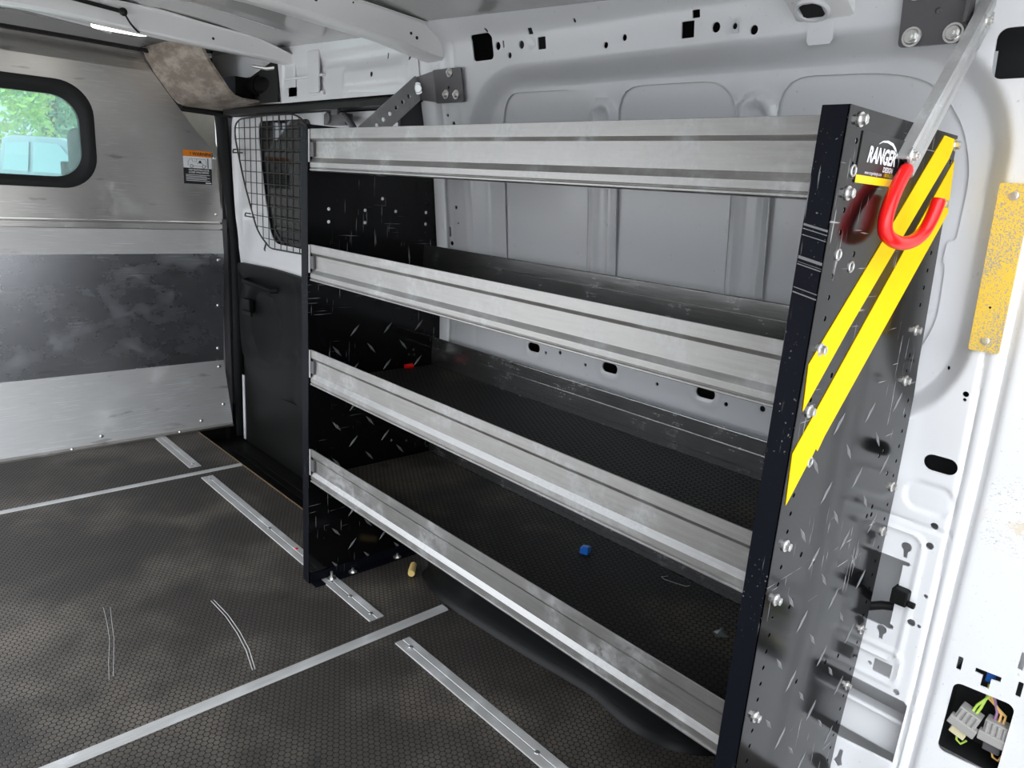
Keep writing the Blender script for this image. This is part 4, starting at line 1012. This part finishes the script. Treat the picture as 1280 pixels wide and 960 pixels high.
# ------------------------------------------------------------------ outdoors
GZ = -.55
m = MB(); m.box(-60, 60, -40, 60, GZ - .05, GZ); go = struct('ground', m, M['asphalt']); go['label'] = 'pale parking lot asphalt'
def pickup(loc, rz):
    t = thing('pickup_truck', loc, 'blue grey crew cab pickup truck parked outside the windscreen', 'truck'); t.rotation_euler = (0, 0, rz)
    L = Vector(loc); org = lambda p: (p[0] + L.x, p[1] + L.y, p[2] + L.z)
    w = .98
    body = [(-2.9, .55), (-2.9, 1.28), (-.95, 1.28), (-.95, 1.30), (1.35, 1.28), (2.75, 1.18), (2.9, 1.05), (2.9, .5), (2.3, .45), (1.4, .45), (-1.5, .45)]
    part('body', MB().extrude(body, lambda p, s: org((p[0], s, p[1])), [-w, w]), M['truckpaint'], t, bevel=.05, smooth=True)
    cab = [(-.95, 1.26), (-.85, 1.93), (-.6, 1.99), (.35, 1.98), (.55, 1.93), (1.40, 1.27)]
    part('cab', MB().extrude(cab, lambda p, s: org((p[0], s * (.98 - .16 * max(0, p[1] - 1.3)), p[1])), [-1, 1]), M['truckpaint'], t, bevel=.04, smooth=True)
    for s in (-1, 1):
        for q in ([(-.78, 1.36), (-.72, 1.84), (-.22, 1.88), (-.22, 1.36)], [(-.12, 1.36), (-.12, 1.88), (.42, 1.86), (.98, 1.36)]):
            f = lambda p, d, s=s: org((p[0], s * (.995 - .16 * max(0, p[1] - 1.3) * .98 + d), p[1]))
            part('window', MB().poly(q, f, .006), M['truckglass'], t)
        m = MB(); m.obox(org((.78, s * 1.14, 1.46)), (.06, 0, 0), (0, .10, 0), (0, 0, .12)); part('mirror', m, M['blackplastic'], t, bevel=.03)
        m = MB(); m.box(*[v for p in ((-.35 + L.x, -.18 + L.x), (s * .99 + L.y - .012, s * .99 + L.y + .012), (1.2 + L.z, 1.23 + L.z)) for v in p]); part('door_handle', m, M['zinc'], t)
        for x in (-1.85, 1.85):
            m = MB(); m.cyl(org((x, s * .72, .42)), (0, s, 0), .42, .27, 24); m.cyl(org((x, s * .98, .42)), (0, s, 0), .26, .02, 20); part('wheel', m, M['rubber'], t, smooth=True)
    wsc = [(.56, 1.90), (1.36, 1.30)]
    m = MB(); m.add([org((.60, -.78, 1.915)), org((.60, .78, 1.915)), org((1.405, .9, 1.30)), org((1.405, -.9, 1.30))], [(0, 1, 2, 3)]); part('windscreen', m, M['truckglass'], t)
    m = MB(); m.obox(org((2.905, 0, .85)), (.02, 0, 0), (0, .6, 0), (0, 0, .22)); part('grille', m, M['blackplastic'], t)
    return t
pickup((2.95, 16.0, GZ), -.98)
m = MB(); m.box(3.2, 4.6, 19.4, 19.6, GZ, 1.5); m.box(4.8, 5.4, 19.4, 19.6, GZ, 1.25)
tag(part('site_sign', m, M['redpaint'], None, (4, 19.5, GZ)), 'red panel standing beyond the pickup truck, below the trees', 'panel')
def tree(x, y, h, r, mat, label):
    t = thing('tree', (x, y, GZ), label, 'tree', 'trees beyond the parking lot')
    m = MB(); m.tube([(x, y, GZ), (x + .1, y, GZ + h * .4), (x, y, GZ + h * .75)], [.22, .16, .07], 8); part('trunk', m, M['bark'], t, smooth=True)
    m = MB(); rnd = random.Random(int(x * 37 + y))
    cs = [(x + rnd.uniform(-.6, .6) * r, y + rnd.uniform(-.5, .5) * r, GZ + h * rnd.uniform(.25, .95), r * rnd.uniform(.35, .6)) for _ in range(16)]
    for _ in range(5200):
        c = rnd.choice(cs); d = Vector((rnd.gauss(0, 1), rnd.gauss(0, 1), rnd.gauss(0, 1))).normalized() * c[3] * rnd.uniform(.6, 1)
        p = Vector(c[:3]) + d; a = Vector((rnd.gauss(0, 1), rnd.gauss(0, 1), rnd.gauss(0, 1))).normalized(); b_ = a.orthogonal().normalized(); s = rnd.uniform(.05, .13)
        m.add([p - a * s, p + b_ * s * .5, p + a * s, p - b_ * s * .5], [(0, 1, 2, 3)])
    part('foliage', m, mat, t, recalc=False)
tree(2.4, 22, 7.0, 1.5, M['leaf'], 'bright green tree at the left of the partition window')
tree(4.6, 26.5, 8.0, 1.8, M['leaf2'], 'dark green tree in the middle of the partition window')
tree(5.4, 31.5, 8.5, 2.2, M['leaf'], 'light green tree at the right of the partition window')
tree(3.2, 37, 10.0, 2.4, M['leaf2'], 'dark tree furthest back behind the bright green tree')
tree(9.5, 37.5, 10.0, 2.6, M['leaf'], 'green tree furthest right beyond the parking lot')

# ------------------------------------------------------------------ light
w = bpy.data.worlds.new('overcast_sky'); bpy.context.scene.world = w; w.use_nodes = True
nt = w.node_tree; nt.nodes.clear()
ou = nt.nodes.new('ShaderNodeOutputWorld'); bg = nt.nodes.new('ShaderNodeBackground'); tc = nt.nodes.new('ShaderNodeTexCoord')
nz = nt.nodes.new('ShaderNodeTexNoise'); nz.inputs['Scale'].default_value = 2.2; nz.inputs['Detail'].default_value = 5
rp = nt.nodes.new('ShaderNodeValToRGB'); rp.color_ramp.elements[0].position = .35; rp.color_ramp.elements[0].color = (.62, .74, .92, 1)
rp.color_ramp.elements[1].position = .65; rp.color_ramp.elements[1].color = (1, .99, .97, 1)
nt.links.new(tc.outputs['Generated'], nz.inputs['Vector']); nt.links.new(nz.outputs[0], rp.inputs[0]); nt.links.new(rp.outputs[0], bg.inputs[0])
dt = nt.nodes.new('ShaderNodeVectorMath'); dt.operation = 'DOT_PRODUCT'; dt.inputs[1].default_value = (-.82, .1, .56)
nt.links.new(tc.outputs['Generated'], dt.inputs[0])
mr = nt.nodes.new('ShaderNodeMapRange'); mr.interpolation_type = 'SMOOTHSTEP'; mr.inputs[1].default_value = -.3; mr.inputs[2].default_value = .9; mr.inputs[3].default_value = .85; mr.inputs[4].default_value = 3.1
nt.links.new(dt.outputs['Value'], mr.inputs[0]); sz = nt.nodes.new('ShaderNodeSeparateXYZ'); nt.links.new(tc.outputs['Generated'], sz.inputs[0])
hz = nt.nodes.new('ShaderNodeMapRange'); hz.interpolation_type = 'SMOOTHSTEP'; hz.inputs[1].default_value = .02; hz.inputs[2].default_value = .55; hz.inputs[3].default_value = .72; hz.inputs[4].default_value = 1.0
nt.links.new(sz.outputs[2], hz.inputs[0])
mu = nt.nodes.new('ShaderNodeMath'); mu.operation = 'MULTIPLY'; nt.links.new(mr.outputs[0], mu.inputs[0]); nt.links.new(hz.outputs[0], mu.inputs[1])
nt.links.new(mu.outputs[0], bg.inputs[1]); nt.links.new(bg.outputs[0], ou.inputs[0])
# ------------------------------------------------------------------ camera
f_, p_, r_, yw = 918.3877, .2568, .0686, .7579
VC = np.array((-.84148837, -.38408817, 1.05219288))
cy, sy = math.cos(yw), math.sin(yw); cp, spp = math.cos(p_), math.sin(p_); cr_, sr_ = math.cos(r_), math.sin(r_)
CAMM = ((.73655158, .12437311, -.66484818), (-.67312317, .23114907, -.70247798), (.06630967, .96493598, .25397163))
cam = bpy.data.cameras.new('camera'); co = bpy.data.objects.new('camera', cam); C.objects.link(co)
mt = Matrix.Identity(4)
for i in range(3):
    for j in range(3): mt[i][j] = CAMM[i][j]
    mt[i][3] = VC[i]
co.matrix_world = mt
cam.sensor_fit = 'HORIZONTAL'; cam.sensor_width = 36; cam.lens = f_ / 1280 * 36; cam.clip_start = .01; cam.clip_end = 200
sc = bpy.context.scene; sc.camera = co
sc.view_settings.view_transform = 'Standard'; sc.view_settings.look = 'None'; sc.view_settings.gamma = 1; sc.view_settings.use_curve_mapping = False
sc.view_settings.exposure = 0.85
